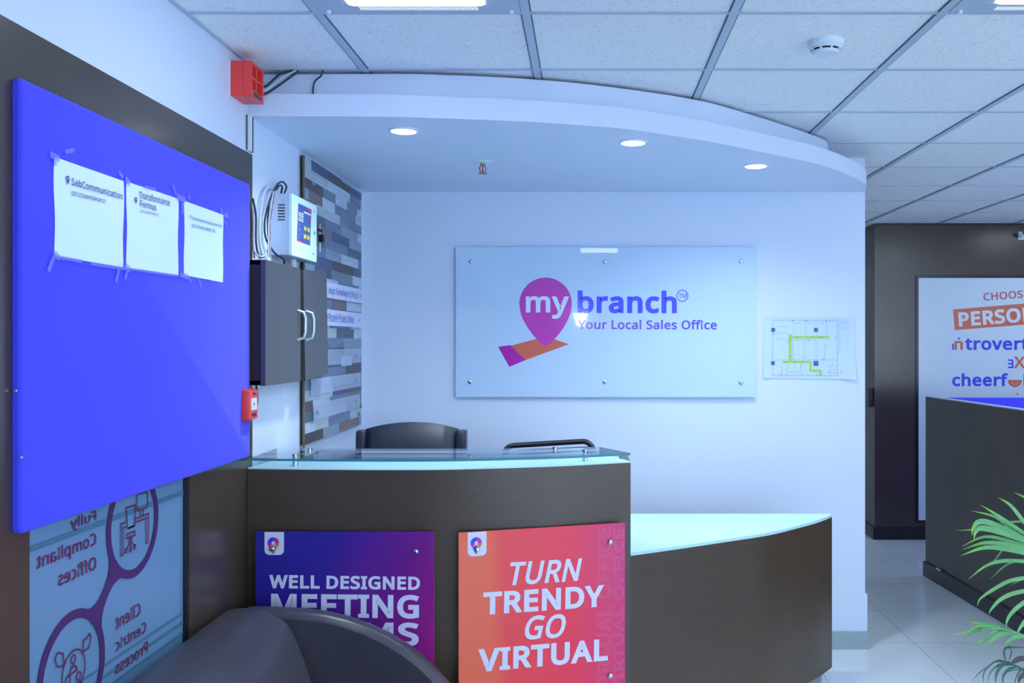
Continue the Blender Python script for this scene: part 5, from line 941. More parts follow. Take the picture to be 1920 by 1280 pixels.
tg_ = gradient('purple_to_blue_print', [(0, (0.34, 0.13, 0.62)), (0.5, (0.22, 0.11, 0.70)), (1, (0.12, 0.09, 0.82))], 0, SP(1083, 600)[0], SP(1344, 600)[0], 0.06)
part(t, 'lettering', label_px(B(), SFm, 'Your Local Sales Office', (1084, 616.8), (1344, 617.5), (1084, 600), bold=30, z=0.0008), tg_, local=True, label='purple and blue tagline')
b = B().disc(SP(1279.4, 554.4), 11.2 / F * YS, 0.0008, 32, 9.6 / F * YS); label_px(b, SFm, 'TM', (1272.3, 558.6), (1287, 558.6), (1272.3, 550), bold=10, z=0.0008)
part(t, 'trademark_symbol', b, blu, local=True)
for px, py in ((883, 490.5), (1134, 490.5), (1389, 490.2), (881, 715.2), (1134, 715.6), (1389, 717)):
    x, y = SP(px, py); part(t, 'screw', B().lathe([(0.009, -0.024), (0.009, 0.006), (0.006, 0.008)], Matrix.Translation((x, y, 0)), 16), M['steel'], local=True, smooth=40)

YP = YB - 0.004
PFm = frame((at(1431.6, 593.8, YP).x, YP, at(1431.6, 593.8, YP).z), (1, 0, 0), (0, 0, 1))
t = thing('floor_plan', 'paper floor plan with a yellow-green route, right of the white logo sign', 'floor plan', m=PFm)
def FP(x, y): return hit(PFm, 1400 + x / 7.11, 560 + y / 7.11)
rows = []
TLp, TRp, BLp, BRp = FP(225, 238), FP(1450, 245), FP(225, 1055), FP(1450, 1075)
for j in range(9):
    v = j / 8; row = []
    for i in range(13):
        u = i / 12
        x = (TLp[0] * (1 - u) + TRp[0] * u) * (1 - v) + (BLp[0] * (1 - u) + BRp[0] * u) * v
        y = (TLp[1] * (1 - u) + TRp[1] * u) * (1 - v) + (BLp[1] * (1 - u) + BRp[1] * u) * v
        row.append((x, y, 0.016 * max(0, v - 0.72) / 0.28 * max(0, abs(u - 0.45) - 0.38) / 0.55 * 4))
    rows.append(row)
part(t, 'sheet', B().sheet(rows), mat('plan_paper', (0.60, 0.74, 0.97), 0.5, var=0.02), local=True, smooth=180)
b = B(); z = 0.0010
def PL(pts, w_=0.0026): b.line([FP(*q) for q in pts], w_, z)
PL([(345, 285), (1210, 285), (1210, 1022), (345, 1022), (345, 285)])
for q in ([(628, 285), (628, 470)], [(785, 285), (785, 480)], [(925, 285), (925, 815)], [(1068, 285), (1068, 560)], [(355, 458), (540, 458)], [(615, 545), (925, 545)], [(615, 545), (615, 815)], [(768, 545), (768, 820)], [(345, 815), (560, 815)], [(615, 815), (1200, 815)], [(1040, 620), (1040, 800)], [(470, 870), (470, 1020)], [(545, 870), (545, 975)], [(630, 870), (630, 975)], [(718, 870), (718, 975)], [(545, 975), (718, 975)], [(1115, 875), (1115, 1020)], [(1115, 980), (1205, 980)], [(640, 322), (740, 322)], [(805, 318), (890, 318)], [(950, 318), (1050, 318)], [(420, 370), (540, 370)], [(390, 532), (500, 532)], [(1030, 610), (1090, 610)], [(730, 780), (820, 780)], [(1240, 250), (1240, 700)]): PL(q, 0.0018)
for y in (290, 310, 330, 380, 400, 1015): PL([(1258, y), (1350, y)], 0.0012)
PL([(1245, 890), (1310, 890)], 0.0012); PL([(1290, 965), (1345, 965)], 0.002)
part(t, 'drawing_lines', b, mat('plan_line_ink', (0.34, 0.42, 0.75), 0.5), local=True)
b = B(); z = 0.0013
PL([(580, 470), (580, 840)], 0.0155); PL([(580, 512), (1112, 512)], 0.0115); PL([(475, 842), (865, 842)], 0.0105); PL([(850, 842), (850, 972)], 0.0105); PL([(838, 957), (1000, 957)], 0.0105); PL([(982, 945), (982, 1028)], 0.0115)
part(t, 'escape_route', b, mat('yellow_green_ink', (0.38, 0.70, 0.07), 0.5), local=True, label='yellow-green escape route line')
b = B(); z = 0.0015
for x, y in ((352, 414), (923, 414), (349, 858)): b.flat([FP(x - 26, y - 26), FP(x + 26, y - 26), FP(x + 26, y + 26), FP(x - 26, y + 26)], z)
b.flat([FP(890, 828), FP(955, 828), FP(955, 893), FP(890, 893)], z)
part(t, 'column_marks', b, mat('plan_navy_ink', (0.06, 0.11, 0.38), 0.5), local=True)
b = B(); z = 0.0018
for x, y in ((610, 295), (768, 297), (797, 297), (1055, 297), (1108, 297), (360, 467), (550, 572), (822, 555), (1182, 520), (1025, 800), (725, 885), (455, 1005), (530, 1005), (737, 1005), (940, 1012), (982, 1010), (1093, 977), (1168, 942), (1142, 875), (575, 765), (573, 545)): b.disc(FP(x, y), 0.0026, z, 8)
for x, y in ((670, 514), (850, 514), (980, 514), (530, 842), (645, 842), (745, 844), (905, 957)): PL([(x - 22, y), (x + 22, y)], 0.0016)
part(t, 'symbols', b, mat('dark_green_ink', (0.05, 0.15, 0.14), 0.5), local=True)
b = B(); z = 0.0015; PL([(1262, 955), (1275, 965), (1270, 990), (1258, 990)], 0.004)
part(t, 'stamp', b, mat('plan_red_ink', (0.6, 0.06, 0.2), 0.5), local=True, label='small red stamp')

# ---------------------------------------------------------------- office chairs behind the counter
leather = mat('black_leather', (0.016, 0.026, 0.045), 0.38, var=0.15, scale=(30, 30, 30), bump=0.15, bscale=180)
def base_parts(t, seat_h):
    b = B().cyl((0, 0, 0.10), (0, 0, seat_h - 0.09), 0.028, 16); b.cyl((0, 0, 0.10), (0, 0, 0.30), 0.045, 16)
    part(t, 'gas_post', b, M['black'], local=True, smooth=40)
    for k in range(5):
        a = 2 * PI * k / 5 + 0.3; d = Vector((math.cos(a), math.sin(a), 0))
        part(t, 'base_arm', B().tube([d * 0.02 + Vector((0, 0, 0.115)), d * 0.16 + Vector((0, 0, 0.105)), d * 0.30 + Vector((0, 0, 0.078))], [0.026, 0.022, 0.016], 8), M['black'], local=True, smooth=60)
        q = Vector((-d.y, d.x, 0))
        b = B()
        for s in (-1, 1): b.cyl(d * 0.30 + q * (s * 0.008) + Vector((0, 0, 0.03)), d * 0.30 + q * (s * 0.026) + Vector((0, 0, 0.03)), 0.03, 16)
        b.cyl(d * 0.30 + Vector((0, 0, 0.045)), d * 0.30 + Vector((0, 0, 0.08)), 0.008, 8)
        part(t, 'caster', b, M['black'], local=True, smooth=40)
def cushion(w, d, h, z, n=10, puff=0.02):
    rings = []
    for k, (s, zz) in enumerate(((0.90, 0), (0.985, h * .18), (1.0, h * .5), (0.985, h * .82), (0.93, h * .96), (0.75, h + puff * .6), (0.4, h + puff))):
        rings.append([Vector((x, y, z + zz)) for x, y in rrect(-w / 2 * s, w / 2 * s, -d / 2 * s, d / 2 * s, min(w, d) * 0.16 * s, 5)])
    return B().loft(rings)
def arms(t, w, sh):
    for s in (-1, 1):
        x = s * w / 2
        part(t, 'armrest', B().tube([(x * .9, 0.12, sh - 0.05), (x * 1.06, 0.14, sh + 0.0), (x * 1.08, 0.15, sh + 0.17), (x * 1.06, 0.10, sh + 0.215), (x * 1.05, -0.14, sh + 0.21), (x * 1.05, -0.18, sh + 0.17)], 0.020, 8), M['black'], local=True, smooth=60)
# chair with a padded leather back between two side bolsters
zt1 = EYE - (640 - 640 + 153) * 4.13 / F
c1 = at(767.5, 640, 4.13)
t = thing('office_chair', 'black padded leather office chair with side bolsters, left of the two behind the counter', 'chair', (c1.x, 3.98, 0), group='office chairs behind the counter')
base_parts(t, 0.50); arms(t, 0.54, 0.50)
part(t, 'seat', cushion(0.52, 0.50, 0.10, 0.41), leather, local=True, smooth=60)
Wb = 176 / F * 4.13 / 2
def slab(x0, x1, z0, topf, yf, th, n=12, rows_=8, zmid=None):
    b = B(); front = []; back = []
    for j in range(rows_ + 1):
        v = j / rows_; fr_, bk_ = [], []
        for i in range(n + 1):
            u = i / n; x = x0 + (x1 - x0) * u
            z = z0 + (topf(u) - z0) * v
            e = min(1, min(u, 1 - u) * 9, (1 - v) * 7, v * 7); e = math.sqrt(max(e, 0))
            y = yf(z)
            fr_.append(Vector((x, y - th * (0.25 + 0.75 * e), z))); bk_.append(Vector((x, y + th * 0.35 * e, z)))
        front.append(fr_); back.append(bk_)
    b.sheet(front); b.sheet(back)
    R_ = range(rows_ + 1); I_ = range(n + 1)
    b.sheet([[front[j][0] for j in R_], [back[j][0] for j in R_]]); b.sheet([[front[j][-1] for j in R_], [back[j][-1] for j in R_]])
    b.sheet([[front[-1][i] for i in I_], [back[-1][i] for i in I_]]); b.sheet([[front[0][i] for i in I_], [back[0][i] for i in I_]])
    return b
yb1 = lambda z: 0.17 + 0.06 * (z - 0.5) / 0.7
ztop = EYE - 153 * 4.15 / F
part(t, 'backrest', slab(-Wb, Wb, 0.55, lambda u: ztop - 0.030 * (2 * u - 1) ** 2, yb1, 0.07), leather, local=True, smooth=70)
for s in (-1, 1):
    x = s * (Wb + 0.016)
    b = B().loft([[Vector((x + q[0], yb1(z) + q[1] - 0.012, z)) for q in rrect(-0.022 * k, 0.022 * k, -0.045 * k, 0.04 * k, 0.014 * k, 3)] for z, k in ((0.56, 0.7), (0.58, 1), (ztop - 0.075, 1), (ztop - 0.046, 1), (ztop - 0.036, 0.9))])
    part(t, 'side_bolster', b, leather, local=True, smooth=60)
# thinner chair with a rounded frame round the back, turned a little
c2 = at(1025.5, 640, 4.28)
t = thing('office_chair', 'black office chair with a thin rounded back frame, right of the two behind the counter', 'chair', group='office chairs behind the counter',
          m=Matrix.Translation((c2.x, 4.12, 0)) @ Matrix.Rotation(math.radians(-6), 4, 'Z'))
base_parts(t, 0.48); arms(t, 0.50, 0.48)
part(t, 'seat', cushion(0.48, 0.46, 0.08, 0.41), leather, local=True, smooth=60)
zt2 = EYE - 187 * 4.28 / F
hw = 91 / F * 4.28
tilt = Matrix.Translation((0, 0.17, 0.9)) @ Matrix.Rotation(math.radians(-4.0), 4, 'Y') @ Matrix.Translation((0, 0, -0.9))
fp = [(x, 0.0 + 0.03 * (1 - (x / hw) ** 2), z) for x, z in rrect(-hw + 0.012, hw - 0.012, 0.58, zt2 - 0.012, 0.05, 6)]
part(t, 'back_frame', B().tube([tilt @ Vector(q) for q in fp + fp[:2]], 0.0125, 8), M['black'], local=True, smooth=60)
part(t, 'backrest', B().sheet([[tilt @ Vector((-hw * .92 + 2 * hw * .92 * i / 8, 0.030 * (1 - (1 - i / 4) ** 2) + 0.004, 0.60 + (zt2 - 0.036 - 0.60) * j / 4)) for i in range(9)] for j in range(5)]), mat('black_mesh_fabric', (0.02, 0.024, 0.032), 0.8, scale=(200, 200, 200), var=0.4), local=True, smooth=60)
part(t, 'back_support', B().tube([(0, 0.05, 0.42), (0, 0.20, 0.44), (0, 0.235, 0.55), (0, 0.215, 0.75)], 0.022, 8), M['black'], local=True, smooth=60)

# ---------------------------------------------------------------- dark leather tub sofa against the window
sofa_m = mat('dark_purple_grey_leather', (0.060, 0.055, 0.072), 0.34, var=0.18, scale=(5, 5, 5), bump=0.12, bscale=240)
SX0, SX1 = -1.163, -0.37
SY0, SY1 = 2.02, 3.07
t = thing('tub_sofa', 'dark leather tub sofa with curved arms in front of the film-covered window', 'sofa', ((SX0 + SX1) / 2, (SY0 + SY1) / 2, 0))
def arm_profile(off=0.0):
    o = [(SX0 + 0.06, 0.737 - off), (-1.06, 0.738 - off), (-0.98, 0.735 - off)]
    a_, b_ = 0.64 - off, 0.55 - off
    for k in range(1, 15):
        th = PI / 2 - (PI / 2) * k / 14
        o.append((-0.98 + a_ * math.cos(th), 0.185 + b_ * math.sin(th)))
    return o
def arm(yo, yi):      # outer and inner face
    s = 1 if yi > yo else -1
    th = abs(yi - yo); rings = []
    prof_ = [(0.0, 0.022), (0.010, 0.007), (0.028, 0.0), (th - 0.028, 0.0), (th - 0.010, 0.007), (th, 0.022)]
    b = B(); rows = []
    for d_, off in prof_:
        rows.append([Vector((x, yo + s * d_, z)) for x, z in arm_profile(off)])
    b.sheet(rows)
    for r in (rows[0], rows[-1]):
        b.add([Vector((v.x, v.y, 0.09)) for v in r] + r, [(i, i + 1, len(r) + i + 1, len(r) + i) for i in range(len(r) - 1)])
    f_ = [r[-1] for r in rows]
    b.sheet([f_, [Vector((v.x, v.y, 0.09)) for v in f_]])
    k_ = [r[0] for r in rows]
    b.sheet([k_, [Vector((v.x, v.y, 0.09)) for v in k_]])
    return b
part(t, 'arm', arm(SY1, SY1 - 0.085), sofa_m, smooth=75)
part(t, 'arm', arm(SY0, SY0 + 0.085), sofa_m, smooth=75)
# reclined, rounded back: closed rings from the near arm to the far arm
rings = []
ys = [SY0 + 0.02, SY0 + 0.06, SY0 + 0.12, SY0 + 0.22, 2.40, 2.50, 2.65, 2.80, 2.90, 2.96, 2.995, 3.01]
for y in ys:
    e = min((y - ys[0]) / 0.10, (ys[-1] - y) / 0.07, 1.0); e = math.sqrt(max(0.02, 1 - (1 - e) ** 2))
    tk = 0.165 + 0.02 * math.sin(PI * (y - ys[0]) / (ys[-1] - ys[0]))
    zt_ = 0.728 + 0.024 * e
    fx = lambda z: SX0 + 0.05 + (tk + (0.725 - z) * 0.36) * (0.72 + 0.28 * e)
    ring = [(SX0, 0.09), (SX0, 0.45), (SX0 + 0.001, zt_ - 0.035), (SX0 + 0.008, zt_ - 0.008), (SX0 + 0.035, zt_ + 0.004), (SX0 + 0.10, zt_ + 0.004), (SX0 + 0.145, zt_ - 0.010), (fx(zt_ - 0.06) - 0.012, zt_ - 0.038), (fx(zt_ - 0.09), zt_ - 0.085), (fx(0.58) + 0.008, 0.58), (fx(0.50) + 0.006, 0.50), (fx(0.42), 0.42), (fx(0.36) - 0.02, 0.36), (fx(0.36) - 0.04, 0.09)]
    rings.append([Vector((x, y, z)) for x, z in ring])
part(t, 'backrest', B().loft(rings), sofa_m, smooth=180, subsurf=1)
b = cushion(0.60, SY1 - SY0 - 0.176, 0.14, 0)
b.v = [v + Vector((-0.70, (SY0 + SY1) / 2, 0.28)) for v in b.v]
part(t, 'seat_cushion', b, sofa_m, smooth=60)
part(t, 'base', B().box((SX0 + 0.03, SY0 + 0.087, 0.09), (SX1 - 0.02, SY1 - 0.087, 0.28)), sofa_m, bevel=0.01)
for x in (SX0 + 0.08, SX1 - 0.08):
    for y in (SY0 + 0.06, SY1 - 0.06): part(t, 'leg', B().cyl((x, y, 0), (x, y, 0.0895), 0.022, 14, 0.026), M['steel'])
# ---------------------------------------------------------------- right: low partition, purple screen, far poster
A0, A1 = Vector((2.312, 6.378, 0)), Vector((2.312 + 0.0535 * 2.9, 6.378 - 2.9, 0))
PMx = frame(A0, A1 - A0, (0, 0, 1))      # x runs towards the camera, z points to the corridor side
LEN = (A1 - A0).length; PH = 1.228
nsgn = 1 if (PMx.to_3x3() @ Vector((0, 0, 1))).x < 0 else -1
t = thing('low_partition', 'chest-high dark partition with a black skirting running along the corridor at right', 'partition', m=PMx)
def pb(x0, x1, y0, y1, d0, d1): return B().box((x0, y0, nsgn * d0), (x1, y1, nsgn * d1))
part(t, 'panel', pb(0, LEN, 0, PH - 0.006, -0.05, 0), M['darkv'], local=True)
part(t, 'cap_strip', pb(0, LEN, PH - 0.006, PH, -0.05, 0.001), mat('pale_edge_strip', (0.55, 0.64, 0.80), 0.4), local=True, label='pale edging strip along the top')
part(t, 'skirting', pb(-0.014, LEN, 0, 0.10, -0.064, 0.014), M['skirt'], local=True, bevel=0.003)
q = on_x(1757, 1061, 2.318)
solo('paper_scrap', B().box((2.304, 6.10, 0.1005), (2.312, 6.17, 0.106)), M['white_plastic'], 'tiny white scrap lying on the black skirting of the low partition', 'scrap')
solo('desk_screen', B().box((2.42, 6.26, 0.0), (4.3, 6.30, 1.222)), fabric, 'purple fabric desk screen behind the low partition', 'screen', bevel=0.004)

YQ = YF - 0.012
a = at(1722.5, 521, YQ); c = at(1722.5, 975, YQ)
QF = frame((a.x, YQ, a.z), (1, 0, 0), (0, 0, 1)); QW, QH = 1.55, a.z - c.z
t = thing('wall_poster', 'tall white poster lettered CHOOSE PERSON on the far dark wall', 'poster', m=QF)
part(t, 'panel', B().box((0, -QH, -0.010), (QW, 0, 0)), mat('poster_white', (0.76, 0.88, 0.99), 0.12, var=0.03), local=True)
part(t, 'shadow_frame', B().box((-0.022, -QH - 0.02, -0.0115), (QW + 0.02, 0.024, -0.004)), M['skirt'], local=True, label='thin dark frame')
o_ink = mat('poster_orange', (0.74, 0.18, 0.10), 0.3, var=0.03); r_ink = mat('poster_red', (0.62, 0.12, 0.17), 0.3); b_ink = mat('poster_blue', (0.06, 0.07, 0.85), 0.3)
part(t, 'lettering', label_px(B(), QF, 'CHOOSE', (1844.3, 563.6), (1918.5, 558.2), (1844.3, 549.5), fit='CHOOS', bold=26, z=0.0006), r_ink, local=True, label='red word')
b0, b1, b2, b3 = hit(QF, 1787, 580), hit(QF, 1790, 618.6), hit(QF, 1920, 608.5), hit(QF, 1920, 569)
ext = lambda p_, q_: (p_[0] + (q_[0] - p_[0]) * 1.6, p_[1] + (q_[1] - p_[1]) * 1.6)
part(t, 'banner', B().flat([b0, b1, ext(b1, b2), ext(b0, b3)], 0.0006), o_ink, local=True, label='tilted orange banner')
part(t, 'lettering', label_px(B(), QF, 'PERSON', (1798.2, 612.3), (1914.5, 603.6), (1798.2, 585.6), fit='PERSO', bold=44, z=0.0010), mat('poster_white_ink', (0.82, 0.90, 0.99), 0.3), local=True, label='white word on the banner')
def word(b, m_, lab): part(t, 'lettering', b, m_, local=True, label=lab)
word(label_px(B(), QF, 'trovert', (1809.5, 655.8), (1914.5, 655.8), (1809.5, 638), ref=536, fit='trover', bold=40, z=0.0006), b_ink, 'blue word')
word(B().flat([hit(QF, 1785.3, 644), hit(QF, 1788.4, 644), hit(QF, 1788.4, 655.5), hit(QF, 1785.3, 655.5)], 0.0006), b_ink, 'small blue stem of an i')
part(t, 'dot', B().disc(hit(QF, 1797.8, 634.3), 0.0085, 0.0006, 14), b_ink, local=True, label='blue dot')
word(label_px(B(), QF, 'cheerf', (1785.2, 723.6), (1889.8, 723.6), (1785.2, 706), ref=536, bold=40, z=0.0006), b_ink, 'blue word')
word(label_px(B(), QF, 'l', (1919, 723.6), (1922.5, 723.6), (1919, 701), ref=760, bold=40, z=0.0006), b_ink, 'blue letter')
x0, y0 = hit(QF, 1890, 690); x1, y1 = hit(QF, 1900, 673.5); xm = x0 + (x1 - x0) * 0.7
hb = lambda f: y0 + (y1 - y0) * f
word(B().flat([(x0, hb(0)), (x1, hb(0)), (x1, hb(1)), (x0, hb(1)), (x0, hb(0.82)), (xm, hb(0.82)), (xm, hb(0.59)), (x0, hb(0.59)), (x0, hb(0.41)), (xm, hb(0.41)), (xm, hb(0.18)), (x0, hb(0.18))], 0.0006), b_ink, 'blue mirrored letter')
word(label_px(B(), QF, 'n', (1789.3, 655.8), (1805.5, 655.8), (1789.3, 639), ref=536, bold=40, z=0.0008), o_ink, 'orange letter')
word(label_px(B(), QF, 'X', (1900.8, 690), (1922, 690), (1900.8, 668), bold=30, z=0.0006), o_ink, 'orange letter')
c_ = hit(QF, 1903, 712); rr_ = 13.6 / F * YQ
part(t, 'half_disc', B().disc(c_, rr_, 0.0006, 18, None, PI, 2 * PI), o_ink, local=True, label='orange half disc in place of a letter')
part(t, 'dot', B().disc(hit(QF, 1907.8, 738.5), 0.008, 0.0006, 12), o_ink, local=True, label='orange dot')
part(t, 'smile', B().disc((c_[0], c_[1] - rr_ * 0.18), rr_ * 0.5, 0.0009, 12, rr_ * 0.38, PI * 1.1, PI * 1.9), mat('pale_pink_print', (0.75, 0.45, 0.45), 0.4), local=True)
q = at(1637, 745, YF)
solo('door_handle_plate', B().box((XF - 0.032, YF + 0.03, q.z - 0.08), (XF - 0.0005, YF + 0.10, q.z + 0.07)), M['black'], 'small black box on the dark return wall behind the white wall end', 'box', bevel=0.004)
q = at(1912, 444, YF)
t = thing('wall_fitting', 'small white fitting high on the far dark wall, at the right edge', 'fitting', (q.x, YF, q.z))
part(t, 'bracket', B().box((q.x - 0.02, YF - 0.012, q.z - 0.025), (q.x + 0.03, YF - 0.0005, q.z + 0.02)), M['white_plastic'], bevel=0.003)
part(t, 'head', B().cyl((q.x - 0.002, YF - 0.012, q.z), (q.x - 0.022, YF - 0.06, q.z + 0.025), 0.015, 14), M['white_plastic'], smooth=40)

# ---------------------------------------------------------------- potted palm at the right edge
leaf = mat('palm_leaf', (0.07, 0.38, 0.09), 0.28, var=0.25, scale=(9, 30, 30), col2=(0.26, 0.60, 0.24))
tip_m = mat('yellow_green_leaf', (0.20, 0.52, 0.06), 0.4, var=0.2)
dry = mat('dry_leaf', (0.10, 0.09, 0.085), 0.6, var=0.5, scale=(14, 14, 14))
dull = mat('dark_green_leaf', (0.05, 0.16, 0.12), 0.45, var=0.3)
pot_m = mat('white_pot', (0.62, 0.70, 0.80), 0.35); soil = mat('potting_soil', (0.03, 0.022, 0.016), 0.95, var=0.4, scale=(40, 40, 40), bump=1.0)
PX, PY = 1.80, 3.30
t = thing('potted_palm', 'green areca palm with arching fronds at the right edge, beside the low partition', 'plant', (PX, PY, 0))
part(t, 'pot', B().lathe([(0.13, 0), (0.145, 0.01), (0.175, 0.29), (0.185, 0.30), (0.185, 0.325), (0.168, 0.325), (0.163, 0.27)], Matrix.Translation((PX, PY, 0)), 36), pot_m, smooth=40)
part(t, 'soil', B().lathe([(0.160, 0.262), (0.158, 0.272)], Matrix.Translation((PX, PY, 0)), 30), soil)
def blade(b, pts, w_, mi_split=None, n=5, lift=0.45, side=None):
    """one leaflet: a creased, tapering ribbon along pts (world)"""
    P = catmull(pts, n); N_ = len(P)
    view = Vector((0, -1, 0.35)).normalized() if side is None else side
    rows = []
    for i, p_ in enumerate(P):
        d_ = (P[min(i + 1, N_ - 1)] - P[max(i - 1, 0)]).normalized()
        q_ = d_.cross(view).normalized(); up_ = q_.cross(d_)
        u = i / (N_ - 1)
        ww = w_ * (0.35 + 0.65 * min(1, u * 4)) * max(0.05, 1 - max(0, (u - 0.45) / 0.55) ** 1.6) / 2
        rows.append([p_ + q_ * ww + up_ * ww * lift, p_, p_ - q_ * ww + up_ * ww * lift])
    for i in range(N_ - 1):
        b.mi = 0
        if mi_split is not None and i / (N_ - 1) >= mi_split: b.mi = 1
        b.sheet([rows[i], rows[i + 1]])
    b.mi = 0
def leaf_px(b, pts, y0, y1, w_, split=0.72):
    n_ = len(pts)
    blade(b, [at(px, py, y0 + (y1 - y0) * i / (n_ - 1)) for i, (px, py) in enumerate(pts)], w_ * 0.56, split)
def rachis(b, pts, r0, r1): 
    P = catmull(pts, 6); b.tube(P, [r0 + (r1 - r0) * i / (len(P) - 1) for i in range(len(P))], 6)
# frond A: the big fan reaching left
b = B()
tipA = at(1948, 1030, 3.18)
rachis(b, [(PX, PY, 0.26), (PX + 0.01, PY - 0.02, 0.60), at(2010, 1105, 3.24), tipA], 0.010, 0.004)
for pts, y1, w_ in ((((1948, 1018), (1905, 990), (1870, 966), (1838, 946)), 3.10, 0.024), (((1946, 1022), (1905, 1000), (1868, 970), (1821, 957)), 3.16, 0.024), (((1955, 1010), (1925, 985), (1895, 948), (1871, 932)), 3.22, 0.026),
                  (((1965, 990), (1945, 955), (1925, 935), (1902, 923)), 3.26, 0.024), (((1946, 1024), (1905, 1003), (1860, 982), (1835, 978), (1824, 990), (1822, 1004)), 3.02, 0.034), (((1946, 1026), (1900, 1006), (1845, 990), (1829, 996), (1826, 1012)), 3.00, 0.034),
                  (((1948, 1030), (1905, 1010), (1850, 994), (1793, 994)), 3.12, 0.022), (((1948, 1034), (1905, 1018), (1848, 1006), (1803, 1024)), 3.08, 0.022), (((1950, 1040), (1905, 1024), (1850, 1017), (1804, 1030)), 3.06, 0.026),
                  (((1952, 1048), (1910, 1034), (1850, 1026), (1802, 1041)), 3.00, 0.030), (((1960, 1060), (1915, 1052), (1875, 1052), (1846, 1062), (1816, 1085)), 3.05, 0.022), (((1955, 1044), (1920, 1030), (1890, 1020), (1868, 1046), (1858, 1056)), 3.24, 0.014),
                  (((1958, 985), (1925, 978), (1895, 978), (1870, 982)), 3.30, 0.014), (((1960, 1056), (1915, 1050), (1885, 1060), (1855, 1087)), 3.28, 0.014)):
    leaf_px(b, pts, 3.18, y1, w_)
part(t, 'frond', b, [leaf, tip_m], smooth=60)
# frond B: leaflets hanging over the skirting
b = B()
rachis(b, [(PX, PY, 0.26), (PX + 0.02, PY + 0.0, 0.55), at(2020, 1150, 3.25), at(1975, 1085, 3.15)], 0.010, 0.004)
for pts, y1, w_ in ((((1980, 1090), (1935, 1083), (1895, 1088), (1865, 1103), (1838, 1122), (1832, 1137)), 3.02, 0.022), (((1985, 1100), (1940, 1105), (1900, 1112), (1875, 1124), (1858, 1142), (1854, 1152)), 2.98, 0.024), (((1990, 1110), (1950, 1115), (1918, 1130), (1895, 1150), (1887, 1165), (1887, 1178)), 2.96, 0.024), (((1985, 1110), (1955, 1130), (1925, 1160), (1910, 1180), (1905, 1196)), 2.95, 0.024), (((1990, 1085), (1950, 1078), (1918, 1085), (1895, 1097)), 3.2, 0.016)):
    leaf_px(b, pts, 3.15, y1, w_, 0.85)
part(t, 'frond', b, [leaf, tip_m], smooth=60)
# frond C: small pale frond low over the floor
b = B()
C0 = [at(1975, 1225, 3.10), at(1930, 1196, 3.02), at(1880, 1180, 2.95), at(1840, 1178, 2.90)]
rachis(b, [(PX, PY, 0.26), (PX - 0.01, PY - 0.03, 0.45)] + C0, 0.009, 0.002)
for pts, w_ in ((((1890, 1182), (1860, 1172), (1835, 1178), (1812, 1185), (1785, 1189)), 0.020), (((1905, 1186), (1865, 1175), (1840, 1173), (1818, 1178)), 0.018), (((1880, 1180), (1850, 1170), (1832, 1168), (1816, 1164)), 0.016), (((1898, 1184), (1870, 1182), (1845, 1196), (1830, 1208)), 0.020), (((1910, 1188), (1880, 1188), (1865, 1195), (1853, 1205)), 0.026),
              (((1925, 1194), (1905, 1194), (1892, 1200), (1882, 1210)), 0.022), (((1870, 1180), (1840, 1205), (1815, 1216), (1795, 1233)), 0.006), (((1880, 1184), (1855, 1212), (1835, 1225), (1822, 1235)), 0.006), (((1850, 1178), (1825, 1186), (1808, 1198), (1803, 1205)), 0.008)):
    leaf_px(b, pts, 2.98, 2.86, w_)
part(t, 'frond', b, [leaf, tip_m], smooth=60)
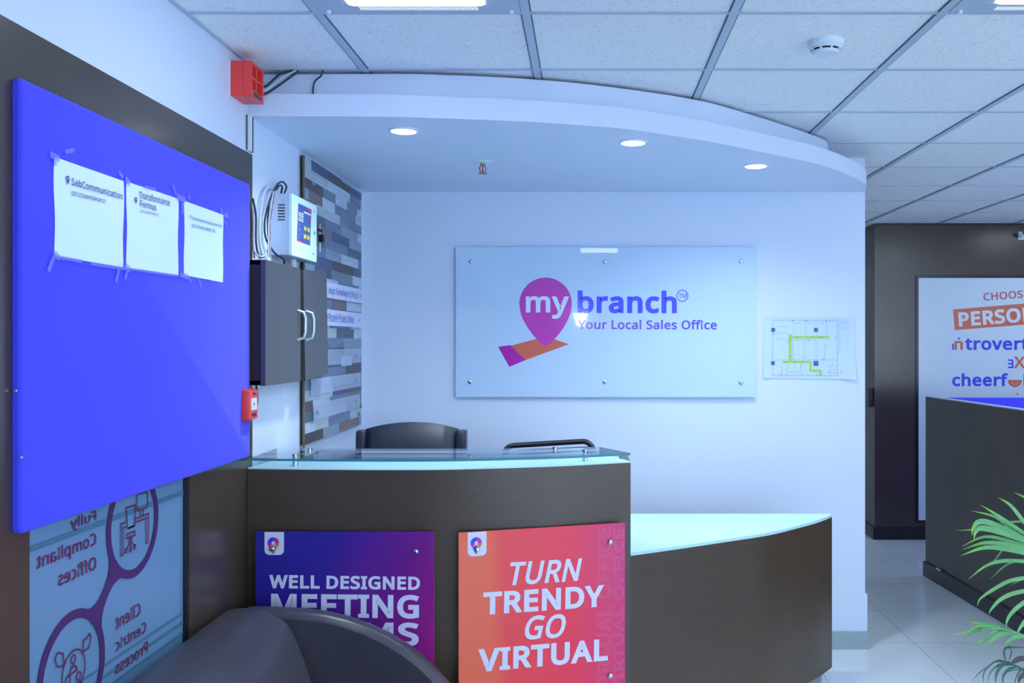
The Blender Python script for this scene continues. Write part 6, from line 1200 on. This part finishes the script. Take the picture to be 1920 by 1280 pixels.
# frond D: dried, curled leaflets near the pot
b = B()
D0 = [(PX, PY, 0.26), at(1975, 1290, 3.15), at(1930, 1262, 3.05), at(1890, 1240, 3.0)]
rachis(b, D0, 0.007, 0.003)
for pts, w_ in ((((1888, 1240), (1870, 1238), (1850, 1252), (1843, 1268), (1846, 1285)), 0.010), (((1890, 1242), (1872, 1246), (1856, 1262), (1850, 1285)), 0.008), (((1886, 1238), (1882, 1225), (1886, 1214), (1905, 1213), (1930, 1214)), 0.014), (((1892, 1236), (1896, 1222), (1892, 1212), (1889, 1206)), 0.010), (((1905, 1250), (1890, 1255), (1880, 1270), (1882, 1290)), 0.016), (((1900, 1246), (1880, 1245), (1868, 1262), (1866, 1285)), 0.022), (((1930, 1262), (1915, 1256), (1905, 1270), (1900, 1295)), 0.010),
              (((1935, 1240), (1915, 1234), (1900, 1240), (1895, 1246)), 0.030), (((1940, 1268), (1925, 1262), (1912, 1270), (1908, 1285)), 0.030), (((1920, 1256), (1945, 1250), (1900, 1256), (1880, 1264)), 0.009), (((1885, 1240), (1868, 1240), (1860, 1245)), 0.010), (((1850, 1250), (1835, 1262), (1820, 1280)), 0.005)):
    leaf_px(b, pts, 3.02, 2.96, w_, 0.0 if w_ > 0.025 else 2)
part(t, 'frond', b, [dull, dry], smooth=60, label='dark curled drying frond')
# fronds on the far side of the crown, mostly outside the picture
for a0, h_, rch in ((0.4, 1.0, 0.55), (-0.5, 1.0, 0.6), (1.3, 1.05, 0.40)):
    d_ = Vector((math.cos(a0), math.sin(a0), 0)); s_ = Vector((-d_.y, d_.x, 0)); o_ = Vector((PX, PY, 0.26)); b = B()
    P = catmull([o_, o_ + d_ * rch * .15 + Vector((0, 0, (h_ - .26) * .6)), o_ + d_ * rch * .55 + Vector((0, 0, (h_ - .26) * 1.0)), o_ + d_ * rch + Vector((0, 0, (h_ - .26) * .82))], 8)
    b.tube(P, [0.009 - 0.007 * i / (len(P) - 1) for i in range(len(P))], 6)
    for i in range(9, len(P) - 1):
        for s in (-1, 1):
            if P[i].x < 1.95: continue
            l_ = 0.24 * (1 - 0.5 * (i - 9) / (len(P) - 9))
            q_ = P[i] + d_ * 0.01
            blade(b, [q_, q_ + s_ * s * l_ * .45 + d_ * l_ * .3 + Vector((0, 0, 0.03)), q_ + s_ * s * l_ * .85 + d_ * l_ * .7 - Vector((0, 0, 0.04))], 0.022, 0.8, 3, side=Vector((0, 0.1, 1)))
    part(t, 'frond', b, [leaf, tip_m], smooth=60)
